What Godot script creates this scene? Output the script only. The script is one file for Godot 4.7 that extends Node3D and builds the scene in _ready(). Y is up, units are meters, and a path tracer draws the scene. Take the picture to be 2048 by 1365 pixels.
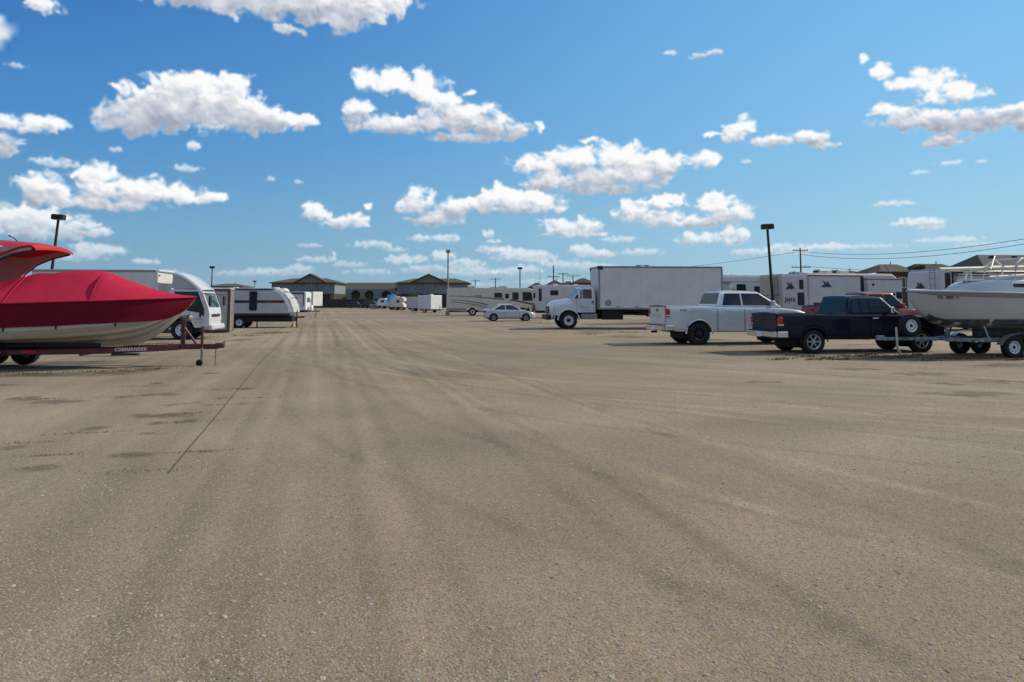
extends Node3D
# A gravel storage yard for boats, trailers, motorhomes and trucks under a cumulus sky.
# World axes: y up, the lane runs along -z, the sun stands over +x. Camera at the origin, 1.6 m up.

const F := 1480.0        # focal length in pixels of the 2048 px wide photograph
const CX := 1024.0
const HZ := 603.0        # row of the horizon
const EYE := 1.6
const PITCH := 5.0       # degrees, looking up
const SUN_AZ := 85.0     # degrees clockwise from the lane's direction
const SUN_EL := 34.0
var PSI := deg_to_rad(14.5)   # the camera looks this far clockwise from the lane
var M := {}
var used := {}
var rng := RandomNumberGenerator.new()

# ---------------------------------------------------------------- places
func wp(px: float, d: float, h := 0.0) -> Vector3:
	var xc := (px - CX) / F * d
	return Vector3(sin(PSI) * d + cos(PSI) * xc, h, -cos(PSI) * d + sin(PSI) * xc)
func dep(py: float) -> float:
	return EYE * F / (py - HZ)
func ht(py: float, d: float) -> float:
	return EYE + (HZ - py) * d / F
func turn(phi: float) -> float:      # phi: degrees the long axis turns away from the camera's plane
	return deg_to_rad(phi) - PSI

# ---------------------------------------------------------------- mesh helpers
func nb() -> SurfaceTool:
	var st := SurfaceTool.new()
	st.begin(Mesh.PRIMITIVE_TRIANGLES)
	st.set_smooth_group(-1)
	return st
func flat(st: SurfaceTool) -> void:
	st.set_smooth_group(-1)
func smooth(st: SurfaceTool, g := 1) -> void:
	st.set_smooth_group(g)
func tri(st: SurfaceTool, a: Vector3, b: Vector3, c: Vector3) -> void:
	st.add_vertex(a); st.add_vertex(b); st.add_vertex(c)
func quad(st: SurfaceTool, a: Vector3, b: Vector3, c: Vector3, d: Vector3) -> void:
	tri(st, a, b, c); tri(st, a, c, d)
func face(st: SurfaceTool, p: Array, center: Vector3) -> void:   # a convex face turned away from center
	var n: Vector3 = (p[1] - p[0]).cross(p[2] - p[0])
	var mid := Vector3.ZERO
	for v in p: mid += v
	mid /= p.size()
	var q := p.duplicate()
	if n.dot(mid - center) > 0.0: q.reverse()
	for i in range(1, q.size() - 1): tri(st, q[0], q[i], q[i + 1])
func box(st: SurfaceTool, c: Vector3, s: Vector3, B := Basis()) -> void:
	bbox(st, c, s, 0.0, B)
func bbox(st: SurfaceTool, c: Vector3, s: Vector3, b: float, B := Basis()) -> void:
	var h := s * 0.5
	b = minf(b, minf(h.x, minf(h.y, h.z)) * 0.9)
	flat(st)
	for a in 3:
		var u := (a + 1) % 3
		var w := (a + 2) % 3
		for sg in [-1.0, 1.0]:
			var p := []
			for k in [[-1, -1], [1, -1], [1, 1], [-1, 1]]:
				var v := Vector3.ZERO
				v[a] = sg * h[a]; v[u] = k[0] * (h[u] - b); v[w] = k[1] * (h[w] - b)
				p.append(c + B * v)
			face(st, p, c)
			if b > 0.0:
				for sg2 in [-1.0, 1.0]:
					var e := []
					for k in [[0, -1], [0, 1], [1, 1], [1, -1]]:
						var v := Vector3.ZERO
						if k[0] == 0:
							v[a] = sg * h[a]; v[u] = sg2 * (h[u] - b)
						else:
							v[a] = sg * (h[a] - b); v[u] = sg2 * h[u]
						v[w] = k[1] * (h[w] - b)
						e.append(c + B * v)
					face(st, e, c)
	if b > 0.0:
		for i in 8:
			var g := Vector3(1 if i & 1 else -1, 1 if i & 2 else -1, 1 if i & 4 else -1)
			var q := []
			for a in 3:
				var v := g * (h - Vector3(b, b, b)); v[a] = g[a] * h[a]
				q.append(c + B * v)
			face(st, q, c)
func lathe(st: SurfaceTool, prof: Array, n: int, T := Transform3D(), g := 1) -> void:   # prof: (radius, along y)
	smooth(st, g)
	for i in n:
		var a0 := TAU * i / n
		var a1 := TAU * (i + 1) / n if i + 1 < n else 0.0
		for j in prof.size() - 1:
			var p: Vector2 = prof[j]
			var q: Vector2 = prof[j + 1]
			var a: Vector3 = T * Vector3(p.x * cos(a0), p.y, p.x * sin(a0))
			var b: Vector3 = T * Vector3(p.x * cos(a1), p.y, p.x * sin(a1))
			var c: Vector3 = T * Vector3(q.x * cos(a1), q.y, q.x * sin(a1))
			var d: Vector3 = T * Vector3(q.x * cos(a0), q.y, q.x * sin(a0))
			if q.x > 1e-5: tri(st, a, d, c)
			if p.x > 1e-5: tri(st, a, c, b)
	flat(st)
func tube(st: SurfaceTool, path: Array, r: float, n := 8, r_end := -1.0) -> void:
	smooth(st, 7)
	var rings := []
	var m := path.size()
	for i in m:
		var t: Vector3 = (path[mini(i + 1, m - 1)] - path[maxi(i - 1, 0)]).normalized()
		var up := Vector3.UP if absf(t.y) < 0.9 else Vector3.RIGHT
		var u := t.cross(up).normalized()
		var w := u.cross(t)
		var rr := r if r_end < 0.0 else lerpf(r, r_end, float(i) / (m - 1))
		var ring := []
		for k in n:
			var a := TAU * k / n
			ring.append(path[i] + (u * cos(a) + w * sin(a)) * rr)
		rings.append(ring)
	for i in m - 1:
		for k in n:
			var k2 := (k + 1) % n
			quad(st, rings[i][k], rings[i][k2], rings[i + 1][k2], rings[i + 1][k])
	flat(st)
	face(st, rings[0], path[1]); face(st, rings[m - 1], path[m - 2])
func extrude(st: SurfaceTool, pts: PackedVector2Array, z0: float, z1: float, bev := 0.0, T := Transform3D()) -> void:
	flat(st)
	var p := pts
	if Geometry2D.is_polygon_clockwise(p):
		p = pts.duplicate(); p.reverse()
	var n := p.size()
	var inn := PackedVector2Array()
	var tr := PackedInt32Array()
	while tr.is_empty():
		inn.clear()
		for i in n:
			var e0 := (p[i] - p[(i + n - 1) % n]).normalized()
			var e1 := (p[(i + 1) % n] - p[i]).normalized()
			var nn := (Vector2(-e0.y, e0.x) + Vector2(-e1.y, e1.x))
			nn = nn.normalized() / maxf(0.5, nn.length() * 0.5) if nn.length() > 1e-4 else Vector2.ZERO
			inn.append(p[i] + nn * bev)
		tr = Geometry2D.triangulate_polygon(inn)
		if tr.is_empty():
			if bev < 0.002: break
			bev *= 0.5
	for k in range(0, tr.size(), 3):
		var a := inn[tr[k]]
		var b := inn[tr[k + 1]]
		var c := inn[tr[k + 2]]
		if (b - a).cross(c - a) < 0.0:
			var sw := b; b = c; c = sw
		tri(st, T * Vector3(a.x, a.y, z1), T * Vector3(c.x, c.y, z1), T * Vector3(b.x, b.y, z1))
		tri(st, T * Vector3(a.x, a.y, z0), T * Vector3(b.x, b.y, z0), T * Vector3(c.x, c.y, z0))
	for i in n:
		var j := (i + 1) % n
		var zz := [[z0, inn], [z0 + bev, p], [z1 - bev, p], [z1, inn]]
		for k in 3:
			if bev <= 0.0 and k != 1: continue
			var lo: PackedVector2Array = zz[k][1]
			var hi: PackedVector2Array = zz[k + 1][1]
			quad(st, T * Vector3(lo[i].x, lo[i].y, zz[k][0]), T * Vector3(hi[i].x, hi[i].y, zz[k + 1][0]), T * Vector3(hi[j].x, hi[j].y, zz[k + 1][0]), T * Vector3(lo[j].x, lo[j].y, zz[k][0]))
func rrect(x0: float, y0: float, x1: float, y1: float, r: float, n := 3) -> PackedVector2Array:
	var o := PackedVector2Array()
	r = minf(r, minf(absf(x1 - x0), absf(y1 - y0)) * 0.49)
	for q in 4:
		var c := Vector2([x1 - r, x0 + r, x0 + r, x1 - r][q], [y1 - r, y1 - r, y0 + r, y0 + r][q])
		for k in n + 1:
			var a := PI * 0.5 * (q + float(k) / n)
			o.append(c + Vector2(cos(a), sin(a)) * r)
	return o
func grid(st: SurfaceTool, rows: Array, g := 1, flip := false) -> void:   # rows of points of equal length
	smooth(st, g)
	for i in rows.size() - 1:
		for j in rows[i].size() - 1:
			if flip: quad(st, rows[i][j], rows[i][j + 1], rows[i + 1][j + 1], rows[i + 1][j])
			else: quad(st, rows[i][j], rows[i + 1][j], rows[i + 1][j + 1], rows[i][j + 1])
	flat(st)
# a thin panel on a curved or sloping side: pts in (x, y), at(x, y) gives the place of the surface, out is the way it faces
func panel(st: SurfaceTool, pts: PackedVector2Array, at: Callable, out: Vector3, th := 0.008) -> void:
	flat(st)
	var tr := Geometry2D.triangulate_polygon(pts)
	for k in range(0, tr.size(), 3):
		var p := []
		for q in 3: p.append(at.call(pts[tr[k + q]].x, pts[tr[k + q]].y) + out * th)
		face(st, p, p[0] - out)
	for i in pts.size():
		var j := (i + 1) % pts.size()
		var a: Vector3 = at.call(pts[i].x, pts[i].y)
		var b: Vector3 = at.call(pts[j].x, pts[j].y)
		quad(st, a - out * 0.01, b - out * 0.01, b + out * th, a + out * th)
# a body given by its bottom, top and half width along x; sides with rounded shoulders
func shell(st: SurfaceTool, xs: Array, bot: Callable, top: Callable, hw: Callable, tops = null, S := [-1.0, -0.9, -0.6, 0.0, 0.6, 0.9, 1.0]) -> void:
	var T := [0.0, 0.05, 0.2, 0.4, 0.6, 0.78, 0.9, 0.965, 1.0]
	var left := []
	var right := []
	var up := []
	var dn := []
	for x in xs:
		var b: float = bot.call(x)
		var t: float = top.call(x)
		var r := []
		var l := []
		for u in T:
			var y := lerpf(b, t, u)
			var z: float = hw.call(x, y, u)
			r.append(Vector3(x, y, z)); l.append(Vector3(x, y, -z))
		right.append(r); left.append(l)
		var row := []
		var ze: float = r[-1].z
		for s in S:
			var yy: float = t if tops == null or absf(s) >= 0.999 else tops.call(x, s)
			row.append(Vector3(x, yy, s * ze))
		up.append(row)
		dn.append([r[0], l[0]])
	grid(st, right, 1, true); grid(st, left, 1, false)
	grid(st, up, 1, true); grid(st, dn, 2, true)
	for e in [0, xs.size() - 1]:
		var cen := Vector3(xs[xs.size() / 2], right[e][0].y, 0)
		flat(st)
		for j in T.size() - 1:
			face(st, [right[e][j], right[e][j + 1], left[e][j + 1], left[e][j]], cen)

# ---------------------------------------------------------------- nodes
func numbered(called: String) -> String:
	var n: int = used.get(called, -1) + 1
	used[called] = n
	return called if n == 0 else "%s_%03d" % [called, n]
func thing(called: String, label: String, category: String, at := Vector3.ZERO, ry := 0.0, group := "") -> Node3D:
	var o := Node3D.new()
	o.name = numbered(called)
	add_child(o)
	o.position = at; o.rotation.y = ry
	o.set_meta("label", label); o.set_meta("category", category)
	if group: o.set_meta("group", group)
	return o
func part(parent: Node, called: String, st: SurfaceTool, m: Material) -> MeshInstance3D:
	st.generate_normals()
	var o := MeshInstance3D.new()
	o.mesh = st.commit()
	o.material_override = m
	o.name = called if parent != self else numbered(called)
	parent.add_child(o, true)
	return o
func copy_part(src: Node3D, parent: Node, at: Transform3D) -> Node3D:
	var o: Node3D = src.duplicate()
	o.name = src.get_meta("called")
	parent.add_child(o, true)
	o.transform = at
	return o
func structure(called: String, st: SurfaceTool, m: Material, label: String, category: String) -> MeshInstance3D:
	var o := part(self, called, st, m)
	o.set_meta("kind", "structure"); o.set_meta("label", label); o.set_meta("category", category)
	return o
func text(parent: Node, called: String, s: String, size: float, m: Material, T: Transform3D, font := "Droid Sans", bold := false, italic := false) -> void:
	var f := SystemFont.new()
	f.font_names = PackedStringArray([font])
	f.font_weight = 700 if bold else 400
	f.font_italic = italic
	var t := TextMesh.new()
	t.text = s; t.font = f; t.font_size = 64; t.pixel_size = size / 64.0; t.depth = 0.006; t.curve_step = 2.0
	var o := MeshInstance3D.new()
	o.mesh = t; o.material_override = m; o.name = called
	parent.add_child(o, true)
	o.transform = T

# ---------------------------------------------------------------- materials
func lin(r: float, g: float, b: float, a := 1.0) -> Color:
	var c := Color(r, g, b).linear_to_srgb()
	c.a = a
	return c
func noise_tex(seed_: int, freq: float, lo: float, hi: float, oct := 4, type := FastNoiseLite.TYPE_SIMPLEX_SMOOTH, size := 512) -> NoiseTexture2D:
	var n := FastNoiseLite.new()
	n.seed = seed_; n.noise_type = type; n.frequency = freq
	n.fractal_octaves = oct
	var t := NoiseTexture2D.new()
	t.width = size; t.height = size; t.seamless = true; t.noise = n
	var g := Gradient.new()
	g.set_color(0, Color(lo, lo, lo)); g.set_color(1, Color(hi, hi, hi))
	t.color_ramp = g
	return t
func mat(key: String, c: Color, rough := 0.6, metal := 0.0, grime := "", scale := 0.4, coat := 0.0) -> StandardMaterial3D:
	var m := StandardMaterial3D.new()
	m.resource_name = key
	m.albedo_color = c; m.roughness = rough; m.metallic = metal
	if grime:
		m.albedo_texture = M[grime]
		m.uv1_triplanar = true
		m.uv1_scale = Vector3(scale, scale, scale)
	if coat > 0.0:
		m.clearcoat_enabled = true; m.clearcoat = coat; m.clearcoat_roughness = 0.08
	M[key] = m
	return m
func materials() -> void:
	M.soft = noise_tex(11, 0.006, 0.93, 1.0, 5)
	M.strong = noise_tex(12, 0.012, 0.6, 1.0, 6)
	M.speck = noise_tex(13, 0.06, 0.72, 1.0, 3)
	var streak := noise_tex(14, 0.01, 0.8, 1.0, 5)
	M.streak = streak
	mat("white_panel", lin(0.70, 0.69, 0.67), 0.45, 0.0, "soft", 0.35)
	mat("box_panel", lin(0.67, 0.65, 0.62), 0.5, 0.0, "soft", 0.3)
	mat("grey_panel", lin(0.48, 0.475, 0.475), 0.45, 0.0, "soft", 0.35)
	mat("light_grey_panel", lin(0.58, 0.565, 0.555), 0.45, 0.0, "soft", 0.35)
	mat("cream_panel", lin(0.62, 0.58, 0.50), 0.5, 0.0, "soft", 0.35)
	mat("tan_panel", lin(0.52, 0.47, 0.39), 0.5, 0.0, "soft", 0.4)
	mat("roof_white", lin(0.78, 0.77, 0.74), 0.7, 0.0, "strong", 0.25)
	mat("white_paint", lin(0.64, 0.64, 0.64), 0.3, 0.0, "soft", 0.4, 0.6)
	mat("silver_paint", lin(0.66, 0.68, 0.70), 0.32, 0.25, "soft", 0.4, 0.8)
	mat("navy_paint", lin(0.004, 0.008, 0.024), 0.35, 0.0, "soft", 0.4, 0.25)
	mat("red_paint", lin(0.27, 0.025, 0.035), 0.35, 0.0, "soft", 0.4, 0.8)
	mat("dark_paint", lin(0.012, 0.012, 0.016), 0.35, 0.0, "soft", 0.4, 0.8)
	mat("pearl_paint", lin(0.56, 0.59, 0.63), 0.3, 0.15, "soft", 0.4, 0.8)
	mat("glass", lin(0.022, 0.032, 0.036), 0.04, 0.0)
	mat("tinted_glass", lin(0.016, 0.022, 0.03), 0.05, 0.0)
	mat("house_glass", lin(0.14, 0.16, 0.17), 0.05, 0.0)
	mat("teal_glass", lin(0.03, 0.07, 0.08), 0.04, 0.0)
	for k in ["glass", "tinted_glass", "teal_glass"]: M[k].metallic_specular = 0.42
	M.teal_glass.metallic_specular = 0.2
	M.navy_paint.metallic_specular = 0.3
	mat("rubber", lin(0.018, 0.018, 0.019), 0.85, 0.0, "strong", 2.0)
	mat("black_plastic", lin(0.02, 0.02, 0.022), 0.6, 0.0, "speck", 1.0)
	mat("chassis", lin(0.016, 0.015, 0.015), 0.8, 0.0, "strong", 1.0)
	mat("alloy", lin(0.42, 0.42, 0.42), 0.4, 0.7)
	mat("white_steel", lin(0.72, 0.72, 0.72), 0.45, 0.0, "soft", 1.0)
	mat("black_wheel", lin(0.02, 0.02, 0.024), 0.4, 0.3)
	mat("chrome", lin(0.65, 0.66, 0.68), 0.18, 1.0)
	mat("galvanised", lin(0.42, 0.43, 0.44), 0.5, 0.6, "strong", 1.2)
	mat("tail_light", lin(0.45, 0.012, 0.015), 0.15, 0.0)
	mat("amber", lin(0.6, 0.2, 0.03), 0.2, 0.0)
	mat("lamp_clear", lin(0.65, 0.68, 0.7), 0.1, 0.2)
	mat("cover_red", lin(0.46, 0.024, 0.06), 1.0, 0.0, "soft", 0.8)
	mat("cover_dark_red", lin(0.17, 0.010, 0.024), 0.85, 0.0, "soft", 0.8)
	mat("canvas_pink", lin(0.52, 0.30, 0.29), 0.85, 0.0, "soft", 0.8)
	for k in ["cover_red", "cover_dark_red"]: M[k].metallic_specular = 0.2
	mat("canvas_red", lin(0.45, 0.02, 0.03), 0.8, 0.0, "soft", 0.8)
	mat("canvas_white", lin(0.75, 0.73, 0.7), 0.8, 0.0, "soft", 0.8)
	mat("gelcoat", lin(0.60, 0.57, 0.52), 0.3, 0.0, "soft", 0.5, 0.4)
	mat("gelcoat_tan", lin(0.42, 0.34, 0.25), 0.35, 0.0, "soft", 0.5, 0.4)
	mat("maroon_steel", lin(0.14, 0.012, 0.022), 0.45, 0.0, "strong", 1.0, 0.3)
	mat("hull_grey", lin(0.55, 0.52, 0.47), 0.4, 0.0, "soft", 0.4)
	mat("hull_dark", lin(0.13, 0.14, 0.12), 0.7, 0.0, "strong", 0.8)
	mat("deck_blue", lin(0.50, 0.57, 0.60), 0.5, 0.0, "soft", 0.5)
	mat("spar", lin(0.62, 0.58, 0.46), 0.45, 0.2, "soft", 0.8)
	mat("pole_brown", lin(0.035, 0.024, 0.018), 0.6, 0.2, "strong", 0.8)
	mat("pole_grey", lin(0.38, 0.36, 0.33), 0.6, 0.2, "strong", 0.8)
	mat("pole_wood", lin(0.11, 0.08, 0.055), 0.9, 0.0, "strong", 1.2)
	mat("wire", lin(0.02, 0.02, 0.02), 0.7)
	mat("container_steel", lin(0.44, 0.45, 0.44), 0.65, 0.1, "soft", 0.5)
	mat("rusty_steel", lin(0.20, 0.09, 0.055), 0.85, 0.0, "strong", 1.4)
	mat("container_cap", lin(0.66, 0.63, 0.56), 0.7, 0.0, "soft", 0.9)
	mat("stripe_dark", lin(0.02, 0.02, 0.022), 0.5)
	mat("stripe_grey", lin(0.26, 0.25, 0.25), 0.5)
	mat("stripe_brown", lin(0.12, 0.075, 0.055), 0.5)
	mat("stripe_red", lin(0.32, 0.06, 0.03), 0.5)
	mat("stripe_white", lin(0.78, 0.78, 0.77), 0.5)
	mat("blue_decal", lin(0.05, 0.16, 0.40), 0.5)
	mat("trim_maroon", lin(0.13, 0.05, 0.06), 0.6)
	mat("tarp_blue", lin(0.03, 0.33, 0.62), 0.6, 0.0, "soft", 1.0)
	mat("stucco_tan", lin(0.27, 0.24, 0.19), 0.95, 0.0, "speck", 0.2)
	mat("siding_blue", lin(0.27, 0.315, 0.335), 0.9, 0.0, "speck", 0.2)
	mat("brick_brown", lin(0.075, 0.06, 0.05), 0.95, 0.0, "strong", 0.5)
	mat("brick_tan", lin(0.33, 0.23, 0.14), 0.95, 0.0, "strong", 0.5)
	mat("shingle_brown", lin(0.12, 0.105, 0.085), 0.95, 0.0, "strong", 0.7)
	mat("shingle_dark", lin(0.045, 0.042, 0.042), 0.95, 0.0, "strong", 0.7)
	mat("shingle_grey", lin(0.13, 0.125, 0.115), 0.95, 0.0, "strong", 0.7)
	mat("fence_wood", lin(0.06, 0.05, 0.045), 0.95, 0.0, "strong", 0.8)
	mat("concrete", lin(0.38, 0.37, 0.33), 0.9, 0.0, "strong", 0.7)
	mat("rock", lin(0.36, 0.31, 0.24), 0.95, 0.0, "strong", 3.0)
	mat("stone", lin(1, 1, 1), 0.95)
	M.stone.vertex_color_use_as_albedo = true
	mat("leaf", lin(0.055, 0.085, 0.022), 0.8)
	M.leaf.backlight_enabled = true; M.leaf.backlight = lin(0.05, 0.08, 0.02)
	mat("dry_blade", lin(1, 1, 1), 0.9)
	M.dry_blade.vertex_color_use_as_albedo = true
	mat("bark", lin(0.09, 0.065, 0.045), 0.95, 0.0, "strong", 1.5)
	mat("yellow", lin(0.5, 0.33, 0.03), 0.6)
	mat("faded_red", lin(0.36, 0.14, 0.12), 0.7)
	mat("cable_black", lin(0.05, 0.045, 0.04), 0.8)
	# gravel: fine stone pattern, tyre tracks and stains on top of it
	var cell := FastNoiseLite.new()
	cell.seed = 3; cell.noise_type = FastNoiseLite.TYPE_CELLULAR; cell.frequency = 0.035
	cell.cellular_return_type = FastNoiseLite.RETURN_CELL_VALUE
	cell.fractal_type = FastNoiseLite.FRACTAL_FBM; cell.fractal_octaves = 3; cell.fractal_gain = 0.65
	cell.domain_warp_enabled = true; cell.domain_warp_amplitude = 14.0; cell.domain_warp_frequency = 0.03
	var ct := NoiseTexture2D.new()
	ct.width = 1024; ct.height = 1024; ct.seamless = true; ct.noise = cell
	var ramp := Gradient.new()
	ramp.offsets = PackedFloat32Array([0.0, 0.25, 0.5, 0.75, 1.0])
	ramp.colors = PackedColorArray([lin(0.15, 0.12, 0.085), lin(0.265, 0.217, 0.152), lin(0.33, 0.272, 0.19), lin(0.38, 0.318, 0.226), lin(0.48, 0.42, 0.33)])
	ct.color_ramp = ramp
	var bump := FastNoiseLite.new()
	bump.seed = 3; bump.noise_type = FastNoiseLite.TYPE_CELLULAR; bump.frequency = 0.035
	bump.cellular_return_type = FastNoiseLite.RETURN_DISTANCE
	bump.fractal_octaves = 3
	var bt := NoiseTexture2D.new()
	bt.width = 1024; bt.height = 1024; bt.seamless = true; bt.noise = bump
	var g := StandardMaterial3D.new()
	g.resource_name = "gravel"
	g.albedo_texture = ct
	g.roughness = 0.95
	g.uv1_scale = Vector3(1.6, 1.6, 1.6)
	g.heightmap_enabled = true; g.heightmap_texture = bt; g.heightmap_scale = 0.5; g.heightmap_flip_texture = true
	g.vertex_color_use_as_albedo = true
	g.detail_enabled = true; g.detail_blend_mode = BaseMaterial3D.BLEND_MODE_MUL
	g.detail_uv_layer = BaseMaterial3D.DETAIL_UV_2
	g.detail_albedo = ground_macro()
	M.gravel = g

# ---------------------------------------------------------------- ground
func fbm(seed_: int, freq: float, oct := 4) -> FastNoiseLite:
	var n := FastNoiseLite.new()
	n.seed = seed_; n.noise_type = FastNoiseLite.TYPE_SIMPLEX_SMOOTH; n.frequency = freq; n.fractal_octaves = oct
	return n
func ground_macro() -> ImageTexture:
	var N := 900
	var big := fbm(21, 0.05, 4)
	var mid := fbm(22, 0.35, 4)
	var track := fbm(23, 1.5, 4)
	var stain := fbm(24, 0.16, 4)
	var data := PackedByteArray()
	data.resize(N * N * 3)
	for j in N:
		var z := -64.0 + 72.0 * (j + 0.5) / N
		for i in N:
			var x := -30.0 + 72.0 * (i + 0.5) / N
			# wheel tracks: straight down the lane, sweeping off to the parking rows on the sunny side
			var bend := x - 3.0 - 34.0 * (1.0 - exp(-maxf(0.0, z + 26.0) * 0.02)) * smoothstep(-2.0, 12.0, x)
			var v := 0.87 + 0.10 * big.get_noise_2d(x, z) + 0.07 * mid.get_noise_2d(x, z)
			v += 0.09 * track.get_noise_2d(bend, z * 0.025) * (1.0 + 0.6 * big.get_noise_2d(x * 2.0, z * 0.6))
			# parking rows: dark damp marks stretched across the lane
			var row := smoothstep(-3.2, -5.5, x - 0.02 * z)
			var s := stain.get_noise_2d(x * 0.45, z * 2.6)
			v -= 0.34 * row * smoothstep(0.16, 0.42, s)
			var row2 := smoothstep(9.0, 14.0, x)
			v -= 0.24 * row2 * smoothstep(0.2, 0.45, stain.get_noise_2d(x * 0.5 + 80.0, z * 2.2))
			v = clampf(v, 0.35, 1.0)
			var warm := clampf(0.5 + 0.9 * big.get_noise_2d(x * 1.7 + 300.0, z * 1.7) + 0.25 * (1.0 - row), 0.0, 1.0)
			var k := (j * N + i) * 3
			data[k] = int(255.0 * v)
			data[k + 1] = int(255.0 * v * lerpf(1.0, 0.962, warm))
			data[k + 2] = int(255.0 * v * lerpf(1.0, 0.90, warm))
	# tyre tracks: straight down the lane, and sweeping out of it towards the sunny rows
	var tread := fbm(28, 3.0, 2)
	var tr := RandomNumberGenerator.new()
	tr.seed = 12
	for t in 22:
		var p := Vector2(tr.randf_range(-2.6, 4.2), -63.0)
		var head := Vector2(tr.randf_range(-0.015, 0.015), 1.0).normalized()
		var zc := tr.randf_range(-40.0, -8.0)
		var rad := tr.randf_range(14.0, 34.0)
		var most := 0.0 if t % 3 == 0 else tr.randf_range(0.5, 1.45)
		var turned := 0.0
		var gain := tr.randf_range(0.05, 0.13) * (1.0 if t % 2 else -0.8)
		for k in 1600:
			p += head * 0.06
			if p.y > 7.9 or p.x > 41.0: break
			if p.y > zc and turned < most:
				head = head.rotated(-0.06 / rad); turned += 0.06 / rad
			for sd in [-0.82, 0.82]:
				var c: Vector2 = p + Vector2(-head.y, head.x) * sd
				var ci := int((c.x + 30.0) / 72.0 * N)
				var cj := int((c.y + 64.0) / 72.0 * N)
				for e in [[0, 0], [1, 0], [0, 1], [1, 1]]:
					var ii: int = ci + e[0]
					var jj: int = cj + e[1]
					if ii < 0 or jj < 0 or ii >= N or jj >= N: continue
					var q := (jj * N + ii) * 3
					var f := 1.0 + gain * 0.28 * clampf(0.7 + 0.9 * tread.get_noise_2d(c.x * 0.4, c.y * 0.25 + t * 20.0), 0.0, 1.2)
					for ch in 3: data[q + ch] = clampi(int(data[q + ch] * f), 60, 255)
	# brown weed mats and damp dirt marks: pixel x, y, half width, half height in the photograph
	var edge := fbm(27, 2.2, 4)
	for m in [[336, 785, 34, 4], [371, 803, 34, 4], [455, 791, 24, 4], [494, 774, 18, 3], [330, 826, 70, 5], [383, 836, 20, 5], [324, 841, 18, 4], [320, 764, 14, 3], [424, 899, 18, 3], [254, 791, 14, 3], [35, 889, 40, 6], [312, 862, 40, 3], [120, 800, 60, 5], [60, 795, 40, 5], [200, 850, 30, 4], [280, 905, 60, 6], [110, 930, 50, 7], [230, 745, 60, 4], [300, 740, 30, 4],
			[1835, 745, 70, 4], [1933, 786, 90, 6], [1990, 760, 60, 4], [1700, 735, 60, 3], [1880, 765, 30, 4], [2020, 730, 60, 4], [1520, 760, 40, 3], [545, 665, 40, 3], [480, 680, 30, 3], [620, 640, 20, 2], [1250, 672, 40, 3], [1180, 664, 40, 2], [1420, 705, 50, 3]]:
		var d := dep(m[1])
		var c := wp(m[0], d)
		var hx: float = m[2] / F * d
		var hz: float = (dep(m[1] - m[3]) - dep(m[1] + m[3])) * 0.5
		var n := int((maxf(hx, hz) * 1.6 + 0.2) / 72.0 * N) + 1
		var ci := int((c.x + 30.0) / 72.0 * N)
		var cj := int((c.z + 64.0) / 72.0 * N)
		for j in range(maxi(0, cj - n), mini(N, cj + n + 1)):
			for i in range(maxi(0, ci - n), mini(N, ci + n + 1)):
				var x := -30.0 + 72.0 * (i + 0.5) / N - c.x
				var z := -64.0 + 72.0 * (j + 0.5) / N - c.z
				var u := (x * cos(PSI) + z * sin(PSI)) / hx
				var w := (x * sin(PSI) - z * cos(PSI)) / hz
				var g := 1.0 - u * u - w * w + 1.5 * edge.get_noise_2d(x + c.x, z + c.z)
				var a := 0.30 * smoothstep(-0.1, 0.9, g)
				if a <= 0.0: continue
				var k := (j * N + i) * 3
				data[k] = int(data[k] * (1.0 - a * 0.86)); data[k + 1] = int(data[k + 1] * (1.0 - a * 0.88)); data[k + 2] = int(data[k + 2] * (1.0 - a))
	return ImageTexture.create_from_image(Image.create_from_data(N, N, false, Image.FORMAT_RGB8, data))
func ground_y(x: float, z: float) -> float:
	return 0.03 * M.lumps.get_noise_2d(x, z)
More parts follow.
